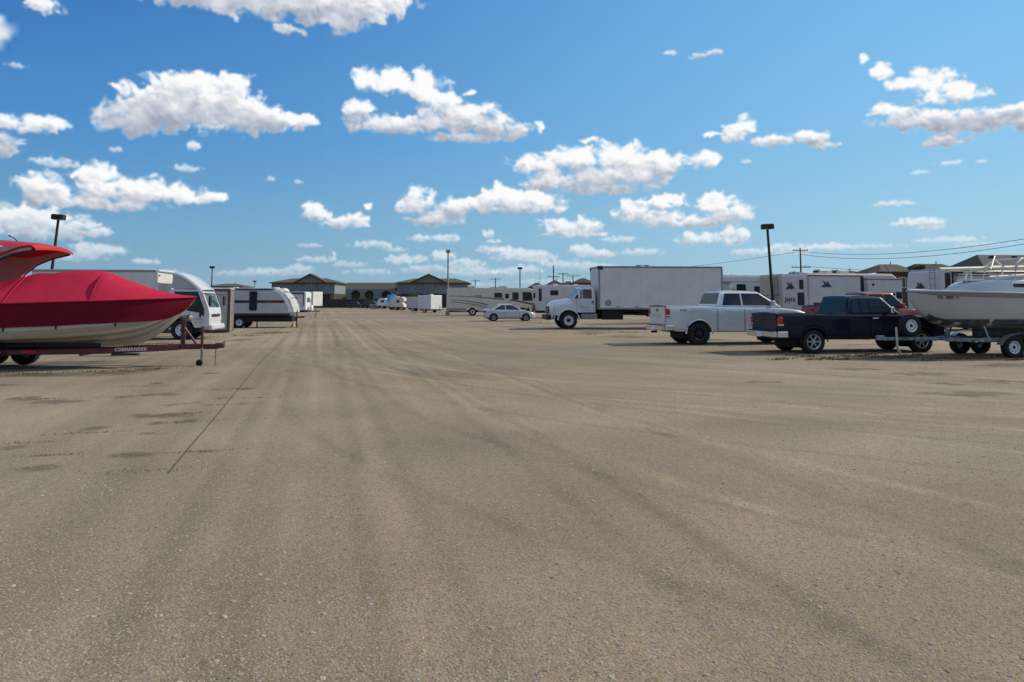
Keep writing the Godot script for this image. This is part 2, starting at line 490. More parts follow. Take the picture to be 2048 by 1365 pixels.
func ground() -> void:
	M.lumps = fbm(31, 0.09, 2)
	var xs := []
	var x := -1500.0
	while x < 1500.0:
		xs.append(x)
		var d := absf(x - 2.0)
		x += 0.3 if d < 16.0 else (1.0 if d < 60.0 else (6.0 if d < 140.0 else 90.0))
	xs.append(1500.0)
	var zs := []
	var z := 60.0
	while z > -2500.0:
		zs.append(z)
		z -= 4.0 if z > 3.0 else (0.3 if z > -28.0 else (1.0 if z > -70.0 else (6.0 if z > -240.0 else 120.0)))
	zs.append(-2500.0)
	var st := nb()
	smooth(st, 1)
	var pos := PackedVector3Array()
	var uv := PackedVector2Array()
	var uv2 := PackedVector2Array()
	var col := PackedColorArray()
	var nor := PackedVector3Array()
	var idx := PackedInt32Array()
	var far := fbm(33, 0.012, 3)
	for zz in zs:
		for xx in xs:
			var near: float = 1.0 if absf(xx) < 70.0 and zz > -120.0 and zz < 20.0 else 0.0
			pos.append(Vector3(xx, ground_y(xx, zz) * near, zz))
			uv.append(Vector2(xx, zz)); uv2.append(Vector2((xx + 30.0) / 72.0, (zz + 64.0) / 72.0))
			# beyond the yard: dry grassland
			var out := smoothstep(190.0, 240.0, -zz + 20.0 * far.get_noise_2d(xx, zz))
			out = maxf(out, smoothstep(95.0, 130.0, absf(xx)))
			col.append(Color(1, 1, 1).lerp(Color(0.42, 0.48, 0.32), out))
			nor.append(Vector3.UP)
	var w := xs.size()
	for j in zs.size() - 1:
		for i in w - 1:
			var a := j * w + i
			idx.append_array([a, a + w, a + w + 1, a, a + w + 1, a + 1])
	var arr := []
	arr.resize(Mesh.ARRAY_MAX)
	arr[Mesh.ARRAY_VERTEX] = pos; arr[Mesh.ARRAY_TEX_UV] = uv; arr[Mesh.ARRAY_TEX_UV2] = uv2
	arr[Mesh.ARRAY_COLOR] = col; arr[Mesh.ARRAY_NORMAL] = nor; arr[Mesh.ARRAY_INDEX] = idx
	var am := ArrayMesh.new()
	am.add_surface_from_arrays(Mesh.PRIMITIVE_TRIANGLES, arr)
	var s2 := SurfaceTool.new()
	s2.create_from(am, 0)
	s2.generate_normals()
	s2.generate_tangents()
	var o := MeshInstance3D.new()
	o.mesh = s2.commit(); o.material_override = M.gravel; o.name = "ground"
	o.set_meta("kind", "structure"); o.set_meta("label", "beige gravel yard with tyre tracks reaching to the fence"); o.set_meta("category", "ground")
	add_child(o)

func scatter(called: String, label: String, category: String, mesh: Mesh, m: Material, xf: Array, cols: Array) -> void:
	var mm := MultiMesh.new()
	mm.transform_format = MultiMesh.TRANSFORM_3D
	mm.use_colors = true
	mm.mesh = mesh
	mm.instance_count = xf.size()
	for i in xf.size():
		mm.set_instance_transform(i, xf[i]); mm.set_instance_color(i, cols[i])
	var o := MultiMeshInstance3D.new()
	o.multimesh = mm; o.material_override = m; o.name = numbered(called)
	o.set_meta("kind", "stuff"); o.set_meta("label", label); o.set_meta("category", category)
	add_child(o)
func pebble_mesh() -> ArrayMesh:
	var st := nb()
	var r := RandomNumberGenerator.new()
	r.seed = 5
	var top := []
	for k in 6:
		var a := TAU * k / 6.0
		top.append(Vector3(cos(a), 0.0, sin(a)) * r.randf_range(0.8, 1.1))
	var hi := []
	for k in 6: hi.append(top[k] * r.randf_range(0.5, 0.7) + Vector3(0, r.randf_range(0.45, 0.7), 0))
	for k in 6:
		var k2 := (k + 1) % 6
		face(st, [top[k], top[k2], hi[k2], hi[k]], Vector3(0, 0.1, 0))
	face(st, hi, Vector3.ZERO)
	st.generate_normals()
	return st.commit()
func pebbles() -> void:
	var xf := []
	var cols := []
	rng.seed = 77
	for i in 110000:
		var d := 2.6 * pow(30.0 / 2.6, rng.randf())
		var p := wp(CX + rng.randf_range(-1150.0, 1150.0), d)
		var s := rng.randf_range(0.0025, 0.0075) * (1.0 + d * 0.03)
		if rng.randf() < 0.02: s *= 2.2
		p.y = ground_y(p.x, p.z) - s * 0.05
		xf.append(Transform3D(Basis(Vector3.UP, rng.randf() * TAU).scaled(Vector3(s, s * rng.randf_range(0.4, 0.75), s * rng.randf_range(0.7, 1.2))), p))
		var v := rng.randf_range(0.17, 0.38)
		cols.append(Color(v, v * rng.randf_range(0.82, 0.92), v * rng.randf_range(0.62, 0.8)))
	scatter("gravel_stones", "loose beige and grey stones strewn over the gravel", "gravel", pebble_mesh(), M.stone, xf, cols)
func blade_mesh() -> ArrayMesh:
	var st := nb()
	var r := RandomNumberGenerator.new()
	r.seed = 9
	for k in 9:
		var a := r.randf() * TAU
		var lean := Vector3(cos(a), 0, sin(a))
		var side := Vector3(-sin(a), 0, cos(a)) * 0.035
		var h := r.randf_range(0.5, 1.0)
		var b := lean * r.randf_range(0.0, 0.15)
		var m := b + lean * 0.12 * h + Vector3(0, h * 0.6, 0)
		var t := b + lean * r.randf_range(0.3, 0.6) * h + Vector3(0, h, 0)
		quad(st, b - side, m - side * 0.8, m + side * 0.8, b + side)
		tri(st, m - side * 0.8, t, m + side * 0.8)
	st.generate_normals()
	return st.commit()
func grass_patch(label: String, centre: Array, n: int, green: float, hmax: float) -> void:
	var xf := []
	var cols := []
	for c in centre:       # each: place, half size along x, half size along z
		for i in n:
			var u := Vector2(rng.randfn(0.0, 0.45), rng.randfn(0.0, 0.45))
			var p: Vector3 = c[0] + Vector3(u.x * c[1], 0, u.y * c[2])
			p.y = ground_y(p.x, p.z) - 0.005
			var s := rng.randf_range(0.35, 1.0) * hmax
			xf.append(Transform3D(Basis(Vector3.UP, rng.randf() * TAU).scaled(Vector3(s, s, s)), p))
			var g := clampf(green + rng.randf_range(-0.3, 0.3), 0.0, 1.0)
			var v := rng.randf_range(0.7, 1.15)
			cols.append(Color(0.24, 0.18, 0.085).lerp(Color(0.065, 0.085, 0.025), g) * v)
	scatter("grass", label, "grass", blade_mesh(), M.dry_blade, xf, cols)
func weeds() -> void:
	rng.seed = 41
	grass_patch("green and straw weeds growing under the maroon boat trailer", [[wp(225, 17.0), 0.9, 0.16], [wp(310, 17.6), 0.5, 0.12], [wp(60, 16.4), 0.8, 0.15]], 110, 0.75, 0.07)
	var dry := []
	for p in [[520, 792], [455, 775], [470, 805], [380, 822], [340, 826], [390, 838], [430, 745], [100, 795], [300, 770], [190, 860], [120, 905], [60, 880], [310, 935], [410, 898], [250, 790]]:
		dry.append([wp(p[0], dep(p[1])), rng.randf_range(0.3, 0.7), rng.randf_range(0.04, 0.12)])
	grass_patch("low dry weed mats pressed into the gravel of the parking row", dry, 80, 0.35, 0.035)
	var right := []
	for i in 26: right.append([wp(1560 + i * 22, dep(712.0 + rng.randf_range(-3, 9))), 0.5, 0.12])
	grass_patch("straw coloured grass along the wheels of the navy pickup and sailboat trailer", right, 46, 0.25, 0.12)
	var far := []
	for p in [[600, 650], [560, 665], [490, 672], [330, 690], [280, 690], [835, 626], [800, 622], [1080, 646], [1180, 668], [1250, 664]]:
		far.append([wp(p[0], dep(p[1])), 1.2, 0.35])
	grass_patch("thin dry grass at the edges of the parking rows", far, 50, 0.2, 0.12)

# ---------------------------------------------------------------- sky
func dir_of(px: float, py: float) -> Vector2:      # (azimuth clockwise from -z, elevation) in degrees of a pixel of the photograph
	var t := deg_to_rad(PITCH)
	var cy := HZ - F * tan(t)
	var v := Vector3((px - CX) / F, -(py - cy) / F, -1.0).rotated(Vector3.RIGHT, t).rotated(Vector3.UP, -PSI).normalized()
	return Vector2(rad_to_deg(atan2(v.x, -v.z)), rad_to_deg(asin(v.y)))
func sky_colour(az: float, el: float) -> Color:
	el = maxf(el, 0.0)
	var e := deg_to_rad(el)
	var s := Vector3(sin(deg_to_rad(SUN_AZ)) * cos(deg_to_rad(SUN_EL)), sin(deg_to_rad(SUN_EL)), -cos(deg_to_rad(SUN_AZ)) * cos(deg_to_rad(SUN_EL)))
	var d := Vector3(sin(deg_to_rad(az)) * cos(e), sin(e), -cos(deg_to_rad(az)) * cos(e))
	var k := smoothstep(105.0, 30.0, rad_to_deg(acos(clampf(d.dot(s), -1.0, 1.0))))
	var A := [[0.0, Color8(142, 173, 190)], [5.0, Color8(118, 166, 200)], [11.5, Color8(80, 143, 202)], [23.0, Color8(50, 106, 177)], [90.0, Color8(38, 84, 150)]]
	var B := [[0.0, Color8(184, 211, 222)], [5.0, Color8(168, 212, 235)], [11.5, Color8(143, 201, 239)], [23.0, Color8(118, 184, 238)], [90.0, Color8(70, 130, 200)]]
	var out := []
	for T in [A, B]:
		var c: Color = T[4][1]
		for i in 4:
			if el <= T[i + 1][0]:
				c = T[i][1].lerp(T[i + 1][1], (el - T[i][0]) / (T[i + 1][0] - T[i][0]))
				break
		out.append(c)
	return out[0].lerp(out[1], k)
func sky_texture() -> ImageTexture:
	var W := 4096
	var H := 2048
	var w := 1024
	var h := 512
	var low := Image.create(256, 128, false, Image.FORMAT_RGBF)
	for j in 128:
		var el := 90.0 - 180.0 * (j + 0.5) / 128.0
		for i in 256:
			low.set_pixel(i, j, sky_colour(360.0 * (i + 0.5) / 256.0, el) if el > -1.5 else Color8(120, 112, 98))
	low.resize(w, h, Image.INTERPOLATE_BILINEAR)
	low.convert(Image.FORMAT_RGB8)
	# the clouds of the photograph: puffs as pixel x, y, half width, half height
	var C := [
		[[470, -45, 330, 62], [610, 5, 190, 52], [760, 8, 66, 38], [690, 40, 60, 30], [575, 58, 30, 16], [400, -5, 130, 34], [240, -30, 120, 30]],
		[[405, 205, 120, 62], [330, 222, 110, 52], [258, 240, 62, 36], [470, 222, 80, 56], [520, 246, 70, 30], [590, 245, 42, 18], [430, 165, 66, 26], [300, 190, 40, 22], [236, 178, 18, 9]],
		[[722, 148, 22, 26], [780, 165, 66, 34], [850, 172, 52, 40], [880, 196, 46, 20], [715, 215, 36, 24], [790, 250, 110, 26], [920, 236, 100, 38], [1000, 258, 62, 30], [940, 276, 120, 14], [1082, 256, 10, 16], [938, 186, 12, 8]],
		[[1070, 330, 62, 26], [1150, 318, 80, 30], [1235, 312, 74, 38], [1305, 330, 62, 36], [1240, 352, 130, 30], [1100, 362, 70, 28], [1408, 322, 36, 22], [1178, 282, 24, 9], [1210, 380, 120, 14]],
		[[836, 408, 46, 36], [905, 420, 52, 28], [870, 442, 70, 16], [1000, 395, 58, 34], [1075, 402, 70, 24], [1050, 416, 110, 14], [960, 410, 50, 20]],
		[[630, 428, 32, 26], [695, 444, 64, 20], [735, 413, 10, 9]],
		[[1262, 425, 42, 28], [1330, 404, 58, 20], [1320, 440, 60, 22], [1430, 408, 44, 28], [1475, 425, 46, 26], [1400, 445, 90, 18]],
		[[1112, 452, 40, 20], [1170, 455, 42, 24], [1150, 470, 80, 10]],
		[[1390, 478, 42, 17], [1465, 474, 40, 22]],
		[[1732, 116, 9, 12], [1762, 142, 24, 22], [1800, 168, 32, 12], [1858, 160, 52, 26], [1905, 190, 58, 24], [1768, 220, 38, 14], [1840, 238, 78, 22], [1930, 246, 84, 26], [2030, 240, 70, 24], [1885, 284, 46, 12], [2030, 214, 30, 9]],
		[[1425, 268, 22, 5], [1470, 268, 30, 24], [1492, 250, 26, 22], [1555, 280, 54, 15], [1622, 276, 44, 17], [1655, 292, 24, 7]],
		[[1342, 106, 18, 5], [1398, 112, 20, 8], [1430, 104, 20, 7]],
		[[36, 248, 62, 18], [98, 246, 38, 16], [10, 292, 32, 26]],
		[[78, 374, 44, 32], [196, 356, 40, 30], [240, 384, 92, 28], [335, 384, 78, 28], [405, 396, 50, 14], [215, 410, 110, 12], [110, 400, 70, 18]],
		[[112, 326, 42, 11]],
		[[40, 440, 74, 30], [120, 448, 70, 24], [180, 466, 38, 12], [60, 470, 90, 12]],
		[[200, 500, 62, 16], [130, 512, 70, 12], [290, 524, 28, 7]],
		[[84, 12, 34, 18]], [[386, 294, 15, 13]], [[374, 338, 28, 9]], [[540, 358, 11, 6]], [[596, 364, 10, 5]], [[230, 300, 13, 7]], [[32, 132, 18, 5]],
		[[842, 478, 30, 9], [892, 478, 30, 12]], [[976, 468, 15, 12], [985, 484, 22, 6]], [[1030, 510, 62, 18], [1080, 516, 40, 16]], [[1165, 502, 32, 18], [1200, 508, 40, 12]], [[885, 512, 30, 18]], [[745, 490, 46, 10]], [[620, 492, 28, 5]], [[668, 512, 5, 11]],
		[[1788, 408, 38, 7]], [[1835, 446, 52, 12], [1860, 456, 30, 8]], [[1838, 346, 18, 4]], [[1898, 326, 24, 5], [1962, 324, 9, 4]], [[1490, 324, 12, 6]], [[1580, 500, 60, 14], [1660, 494, 40, 10]], [[1740, 494, 60, 6]], [[560, 545, 60, 10], [600, 538, 26, 12]], [[700, 530, 40, 8]], [[950, 545, 70, 12]], [[810, 520, 50, 14], [850, 540, 60, 10]], [[930, 530, 50, 14]], [[1010, 545, 60, 10], [1050, 540, 40, 12]], [[1130, 530, 60, 12], [1200, 535, 50, 10]], [[1280, 505, 50, 10]], [[640, 520, 50, 9]], [[480, 548, 60, 8], [520, 542, 30, 8]], [[740, 545, 60, 8]], [[900, 570, 120, 8]], [[1090, 565, 80, 7]], [[980, 500, 30, 10]], [[790, 500, 26, 8]], [[1240, 480, 40, 9]], [[330, 545, 40, 7]], [[1500, 505, 40, 9]], [[1900, 480, 60, 7], [1960, 490, 50, 6]],
	]
	var puffs := []
	var seen := []
	for c in C:
		var one := []
		for p in c:
			var a := dir_of(p[0], p[1])
			one.append([a.x, a.y, p[2] / 25.8, p[3] / 25.8])
		seen.append(one)
	rng.seed = 8
	for i in 120:      # the same kind of sky all round
		var az := rng.randf_range(54.0, 335.0)
		var el := 2.0 + 68.0 * pow(rng.randf(), 1.3)
		var sz := rng.randf_range(0.5, 1.0) * (1.6 + el * 0.16)
		var one := []
		for k in rng.randi_range(4, 9):
			var q := rng.randf_range(-1.0, 1.0)
			one.append([az + q * sz * 2.2 / cos(deg_to_rad(el)), el + sz * (0.25 + 0.5 * (1.0 - q * q)) * rng.randf(), sz * rng.randf_range(0.6, 1.2), sz * rng.randf_range(0.35, 0.7)])
		puffs.append(one)
	var around := low.get_data()
	clouds(around, w, h, puffs)
	low = Image.create_from_data(w, h, false, Image.FORMAT_RGB8, around)
	var wide := Image.create(w + 16, h, false, Image.FORMAT_RGB8)     # wrapped round, so that no seam shows
	wide.blit_rect(low, Rect2i(0, 0, w, h), Vector2i(8, 0))
	wide.blit_rect(low, Rect2i(w - 8, 0, 8, h), Vector2i(0, 0))
	wide.blit_rect(low, Rect2i(0, 0, 8, h), Vector2i(w + 8, 0))
	wide.resize(W + 64, H, Image.INTERPOLATE_CUBIC)
	var buf := wide.get_region(Rect2i(32, 0, W, H)).get_data()
	clouds(buf, W, H, seen)
	return ImageTexture.create_from_image(Image.create_from_data(W, H, false, Image.FORMAT_RGB8, buf))
func clouds(buf: PackedByteArray, W: int, H: int, puffs: Array) -> void:
	var n1 := fbm(51, 0.30, 6)
	n1.fractal_gain = 0.58
	var n2 := fbm(52, 1.1, 4)
	var cell := FastNoiseLite.new()
	cell.seed = 53; cell.noise_type = FastNoiseLite.TYPE_CELLULAR; cell.frequency = 1.0; cell.fractal_octaves = 3; cell.fractal_gain = 0.55
	cell.cellular_return_type = FastNoiseLite.RETURN_DISTANCE
	for one in puffs:
		var lo := Vector2(1e9, 1e9)
		var hi := Vector2(-1e9, -1e9)
		var small := 0.0
		var floor_ := 0.0
		var wsum := 0.0
		for p in one:
			var st: float = 1.0 / maxf(0.2, cos(deg_to_rad(minf(80.0, p[1]))))
			lo = lo.min(Vector2(p[0] - p[2] * 1.6 * st, p[1] - p[3] * 1.6)); hi = hi.max(Vector2(p[0] + p[2] * 1.6 * st, p[1] + p[3] * 1.8))
			small = maxf(small, p[3])
			floor_ += (p[1] - p[3]) * p[2]; wsum += p[2]
		floor_ /= wsum
		var cosm := cos(deg_to_rad((lo.y + hi.y) * 0.5))
		var fr := clampf(1.25 / maxf(small, 0.2), 0.8, 3.0)
		var i0 := int(floor(lo.x / 360.0 * W))
		var i1 := int(ceil(hi.x / 360.0 * W))
		var j0 := maxi(0, int((90.0 - hi.y) / 180.0 * H))
		var j1 := mini(H / 2 - 1, int((90.0 - lo.y) / 180.0 * H))
		var steps := [Vector2.ZERO, Vector2(0.55, 0.83) * clampf(small * 0.16, 0.05, 0.22), Vector2(0.5, 0.86) * clampf(small * 0.6, 0.15, 0.9)]
		for j in range(j0, j1 + 1):
			var el := 90.0 - 180.0 * (j + 0.5) / H
			for i in range(i0, i1 + 1):
				var az := 360.0 * (i + 0.5) / W
				var f := [0.0, 0.0, 0.0]
				for q in 3:
					var ax: float = az * cosm + steps[q].x
					var ay: float = el + steps[q].y
					var wx := ax + 0.30 * small * n2.get_noise_2d(ax * fr * 0.7, ay * fr * 0.7 + 40.0)
					var wy := ay + 0.22 * small * n2.get_noise_2d(ax * fr * 0.7 + 90.0, ay * fr * 0.7)
					var m := -1.0
					var add := 0.0
					for p in one:
						var dx: float = (wx - p[0] * cosm) / p[2]
						var dy: float = (wy - p[1]) / p[3]
						if dy < 0.0: dy *= 1.25
						var g: float = 1.0 - dx * dx - dy * dy
						if g > -0.8: add += (g + 0.8) * 0.10
						m = maxf(m, g)
					if m > -1.0:
						var b := cell.get_noise_2d(wx * fr * 1.15, wy * fr * 1.3)       # billows
						m += add + 1.05 * n1.get_noise_2d(wx * fr * 1.8, wy * fr * 2.2) - 0.5 * (b + 0.62) - 0.16
					f[q] = m
					if q == 0 and m <= 0.0: break
				if f[0] <= 0.0: continue
				var a := pow(smoothstep(0.0, clampf(0.72 + 0.5 * n2.get_noise_2d(az * 0.5, el * 0.9), 0.3, 1.1), f[0]), 0.85)
				var up := clampf((el - floor_) / (small * 1.9), -0.2, 1.0)
				var s: float = 0.66 + 0.34 * (f[0] - f[1]) + 0.26 * (f[0] - f[2]) + 0.62 * (up - 0.34) + 0.35 * n2.get_noise_2d(az * cosm * fr * 0.45, el * fr * 0.7 + 200.0)
				s -= (0.16 + 0.3 * smoothstep(1.6, 2.3, small)) * smoothstep(0.5, 1.5, f[0]) * clampf(1.1 - up * 1.5, 0.0, 1.0)
				s = maxf(s, 0.75 * (1.0 - a))
				s = clampf(s, 0.0, 1.0)
				var r := lerpf(158.0, 252.0, s)
				var g2 := lerpf(168.0, 252.0, s)
				var b2 := lerpf(186.0, 253.0, s)
				var k := (j * W + posmod(i, W)) * 3
				# clouds low on the horizon stand behind miles of haze
				a *= lerpf(0.45, 1.0, smoothstep(0.5, 7.5, el)) * lerpf(0.62, 1.0, smoothstep(0.15, 0.8, small))
				buf[k] = int(lerpf(buf[k], r, a)); buf[k + 1] = int(lerpf(buf[k + 1], g2, a)); buf[k + 2] = int(lerpf(buf[k + 2], b2, a))

# ---------------------------------------------------------------- vehicles: shared pieces
func near_at(px: float, d: float, phi: float, xref: float, hw: float, back := false) -> Array:   # place and turn of a thing whose near side stands at pixel column px, depth d
	var ry := turn(phi) + (PI if back else 0.0)
	return [wp(px, d) - Basis(Vector3.UP, ry) * Vector3(xref, 0, -hw if back else hw), ry]
func make_wheel(r: float, w: float, style: String) -> Node3D:
	var key := "wheel_%s_%.2f" % [style, r]
	if M.has(key): return M[key]
	var o := Node3D.new()
	o.name = "wheel"
	o.set_meta("called", "wheel")
	var T := Transform3D(Basis(Vector3.RIGHT, PI * 0.5), Vector3.ZERO)
	var ri := r * (0.56 if style != "alloy" else 0.62)
	var st := nb()
	lathe(st, [Vector2(ri, -w * 0.46), Vector2(r * 0.8, -w * 0.52), Vector2(r * 0.93, -w * 0.5), Vector2(r * 0.99, -w * 0.4), Vector2(r, -w * 0.2), Vector2(r, w * 0.2), Vector2(r * 0.99, w * 0.4), Vector2(r * 0.93, w * 0.5), Vector2(r * 0.8, w * 0.52), Vector2(ri, w * 0.46)], 28, T)
	for k in 28:       # tread lugs
		var a := TAU * (k + 0.5) / 28.0
		for s in [-1.0, 1.0]:
			box(st, Vector3(cos(a) * r, sin(a) * r, s * w * 0.26), Vector3(0.014, r * 0.13, w * 0.34), Basis(Vector3(0, 0, 1), a))
	part(o, "tyre", st, M.rubber)
	var rim: Material = {"alloy": M.alloy, "black": M.black_wheel, "steel": M.white_steel, "truck": M.white_steel}[style]
	st = nb()
	if style == "alloy" or style == "black":
		lathe(st, [Vector2(ri + 0.006, w * 0.47), Vector2(ri - 0.02, w * 0.46), Vector2(ri - 0.03, w * 0.2), Vector2(ri - 0.03, -w * 0.46)], 24, T)
		lathe(st, [Vector2(ri * 0.30, w * 0.30), Vector2(ri * 0.28, w * 0.40), Vector2(ri * 0.18, w * 0.43), Vector2(0.0, w * 0.43)], 14, T, 2)
		var n := 6 if style == "alloy" else 8
		for k in n:
			var a := TAU * k / n
			bbox(st, Vector3(cos(a), sin(a), 0) * ri * 0.6 + Vector3(0, 0, w * 0.37), Vector3(ri * 0.78, ri * 0.2, 0.035), 0.008, Basis(Vector3(0, 0, 1), a))
		var r1 := part(o, "rim", st, rim)
		st = nb()
		lathe(st, [Vector2(ri * 0.8, w * 0.1), Vector2(0.0, w * 0.1)], 18, T)
		part(r1, "brake_disc", st, M.chassis)
	else:
		var hub := 0.42 if style == "truck" else 0.24
		lathe(st, [Vector2(ri + 0.006, w * 0.47), Vector2(ri - 0.015, w * 0.46), Vector2(ri - 0.03, w * 0.3), Vector2(ri * 0.86, w * 0.22), Vector2(ri * 0.6, w * 0.36), Vector2(ri * hub, w * 0.36), Vector2(ri * hub, w * 0.2)], 24, T)
		var r2 := part(o, "rim", st, rim)
		st = nb()
		lathe(st, [Vector2(ri * hub, w * 0.25), Vector2(ri * hub * 0.9, w * 0.42), Vector2(0.0, w * 0.44)], 14, T)
		part(r2, "hub", st, M.chassis)
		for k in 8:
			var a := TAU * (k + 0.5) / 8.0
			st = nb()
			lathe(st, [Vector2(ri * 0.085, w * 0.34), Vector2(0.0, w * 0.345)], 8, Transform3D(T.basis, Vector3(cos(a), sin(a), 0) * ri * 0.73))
			part(r2, "dark_vent_disc", st, M.chassis)  # solid disc, the shade of an open vent put into its dark colour
	M[key] = o
	return o
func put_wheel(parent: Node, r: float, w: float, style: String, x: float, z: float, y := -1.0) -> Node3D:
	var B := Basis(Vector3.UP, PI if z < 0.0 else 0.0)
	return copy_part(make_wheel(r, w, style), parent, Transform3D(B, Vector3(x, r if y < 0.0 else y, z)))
func poly_y(pl: Array, x: float) -> float:
	if x <= pl[0][0]: return pl[0][1]
	for i in pl.size() - 1:
		if x <= pl[i + 1][0]:
			return lerpf(pl[i][1], pl[i + 1][1], (x - pl[i][0]) / (pl[i + 1][0] - pl[i][0]))
	return pl[-1][1]
func stations(x0: float, x1: float, every: float, extra: Array, arches := []) -> Array:
	var xs := [x0, x1]
	var x := x0 + every
	while x < x1 - 0.02:
		xs.append(x); x += every
	for e in extra: xs.append(e)
	for a in arches:          # wheel centre, radius
		for k in 17: xs.append(a[0] + a[1] * cos(PI * k / 16.0) * 0.9999)
		xs.append(a[0] - a[1] - 0.004); xs.append(a[0] + a[1] + 0.004)
	xs.sort()
	var o := [x0]
	for v in xs:
		if v - o[-1] > 0.003 and v >= x0 - 1e-4 and v <= x1 + 1e-4: o.append(v)
	return o
func arch_y(x: float, sill: float, arches: Array) -> float:
	for a in arches:
		var d: float = absf(x - a[0])
		if d < a[1]: return maxf(sill, a[2] + sqrt(a[1] * a[1] - d * d))
	return sill
# body of a car or pickup: p.top is the outline of hood, belt and deck; the cabin stands on it
func car_body(o: Node3D, p: Dictionary) -> void:
	var arches := [[p.xr, p.wr + p.gap, p.wr], [p.xf, p.wr + p.gap, p.wr]]
	var bed: Array = p.get("bed", [-9.0, -9.0])
	var st := nb()
	var xs := stations(0.0, p.L, 0.2, [0.04, 0.1, p.L - 0.04, p.L - 0.1, bed[0] - 0.01, bed[0] + 0.01, bed[1] - 0.01, bed[1] + 0.01], arches)
	var nose: float = p.get("nose", 0.16)
	var tail: float = p.get("tail", 0.05)
	var hwf := func(x: float, y: float, u: float) -> float:
		var z: float = p.hw
		z -= nose * pow(clampf((x - (p.L - 0.75)) / 0.75, 0.0, 1.0), 2.2)
		z -= tail * pow(clampf((0.5 - x) / 0.5, 0.0, 1.0), 2.0)
		z -= 0.05 * pow(clampf((u - 0.86) / 0.14, 0.0, 1.0), 2.0) + 0.05 * pow(clampf((0.2 - u) / 0.2, 0.0, 1.0), 2.0)
		z -= 0.018 * sin(PI * clampf((u - 0.15) / 0.5, 0.0, 1.0))
		return z
	var botf := func(x: float) -> float: return arch_y(x, p.sill + 0.10 * pow(clampf((0.5 - x) / 0.5, 0.0, 1.0), 2.0) , arches)
	var topf := func(x: float) -> float: return poly_y(p.top, x)
	var tops := func(x: float, s: float) -> float:
		var t := poly_y(p.top, x)
		if x > bed[0] and x < bed[1]: return t - 0.5 if absf(s) < 0.92 else t
		return t + 0.035 * (1.0 - s * s)
	shell(st, xs, botf, topf, hwf, tops, [-1.0, -0.935, -0.915, -0.5, 0.0, 0.5, 0.915, 0.935, 1.0])
	# cabin
	var hb: float = p.hw - 0.06
	var cab := func(x: float) -> float:
		if x < p.rr: return lerpf(p.belt, p.roof - 0.03, (x - p.cr) / (p.rr - p.cr))
		if x > p.fr: return lerpf(p.roof - 0.03, p.belt, (x - p.fr) / (p.fb - p.fr))
		return p.roof - 0.03 + 0.03 * sin(PI * (x - p.rr) / (p.fr - p.rr))
	var chw := func(x: float, y: float, u: float) -> float:
		var t: float = clampf((y - p.belt) / (p.roof - p.belt), 0.0, 1.0)
		return lerpf(hb, p.hwr, t) - 0.06 * pow(clampf((u - 0.88) / 0.12, 0.0, 1.0), 2.0)
	var cxs := stations(p.cr, p.fb, 0.15, [p.rr, p.fr, p.rr + 0.05, p.fr - 0.05])
	shell(st, cxs, func(_x): return p.belt - 0.03, cab, chw, func(x, s): return cab.call(x) + 0.02 * (1.0 - s * s))
	for a in arches:
		for s in [-1.0, 1.0]:
			var path := []
			for k in 15:
				var g := PI * (k / 14.0)
				path.append(Vector3(a[0] + cos(g) * (a[1] + 0.012), a[2] + sin(g) * (a[1] + 0.012), s * (p.hw - 0.012)))
			tube(st, path, p.get("flare", 0.022), 6)
	var body := part(o, "body", st, p.paint)
	# glass
	var t_of := func(y: float) -> float: return (y - p.belt) / (p.roof - p.belt)
	var yb: float = p.belt + 0.05
	var yt: float = p.roof - 0.10
	var xr := func(y: float) -> float: return lerpf(p.cr, p.rr, t_of.call(y)) + p.get("cpillar", 0.12)
	var xf := func(y: float) -> float: return lerpf(p.fb, p.fr, t_of.call(y)) - 0.12
	for s in [-1.0, 1.0]:
		var at := func(x: float, y: float) -> Vector3: return Vector3(x, y, s * lerpf(hb, p.hwr, t_of.call(y)))
		var edges: Array = [null] + p.split + [null]
		for k in edges.size() - 1:
			var a = edges[k]
			var b = edges[k + 1]
			var pts := PackedVector2Array([
				Vector2(xr.call(yb) if a == null else a + 0.035, yb), Vector2(xf.call(yb) if b == null else b - 0.035, yb),
				Vector2(minf(xf.call(yt), 1e9) if b == null else b - 0.035, yt), Vector2(xr.call(yt) if a == null else a + 0.035, yt)])
			st = nb()
			panel(st, pts, at, Vector3(0, 0, s), 0.006)
			part(o, "side_window", st, p.glass)
	for e in [[p.fb, p.fr, 1.0, "windshield"], [p.cr, p.rr, -1.0, "rear_window"]]:
		var at := func(u: float, t: float) -> Vector3: return Vector3(lerpf(e[0], e[1], t), lerpf(p.belt, p.roof - 0.03, t), u * lerpf(hb, p.hwr, t)) + Vector3(0, 0.02 * (1.0 - u * u), 0)
		var out := Vector3((p.roof - p.belt) * e[2], absf(e[0] - e[1]), 0).normalized()
		st = nb()
		panel(st, rrect(-0.87, 0.1 if e[2] > 0 else 0.16, 0.87, 0.9, 0.09), at, out, 0.012)
		part(o, e[3], st, p.get("end_glass", p.glass))
	# underside, bumpers, mirrors, handles
	st = nb()
	box(st, Vector3(p.L * 0.5, p.sill + 0.06, 0), Vector3(p.L * 0.88, 0.2, p.hw * 1.1))
	for a in arches: box(st, Vector3(a[0], a[2] + 0.12, 0), Vector3(a[1] * 2.05, 0.62, p.hw * 2 - 0.62))
	part(o, "chassis", st, M.chassis)
	for a in arches:
		for s in [-1.0, 1.0]: put_wheel(o, p.wr, p.ww, p.wheel, a[0], s * (p.hw - p.ww * 0.5 - 0.03))
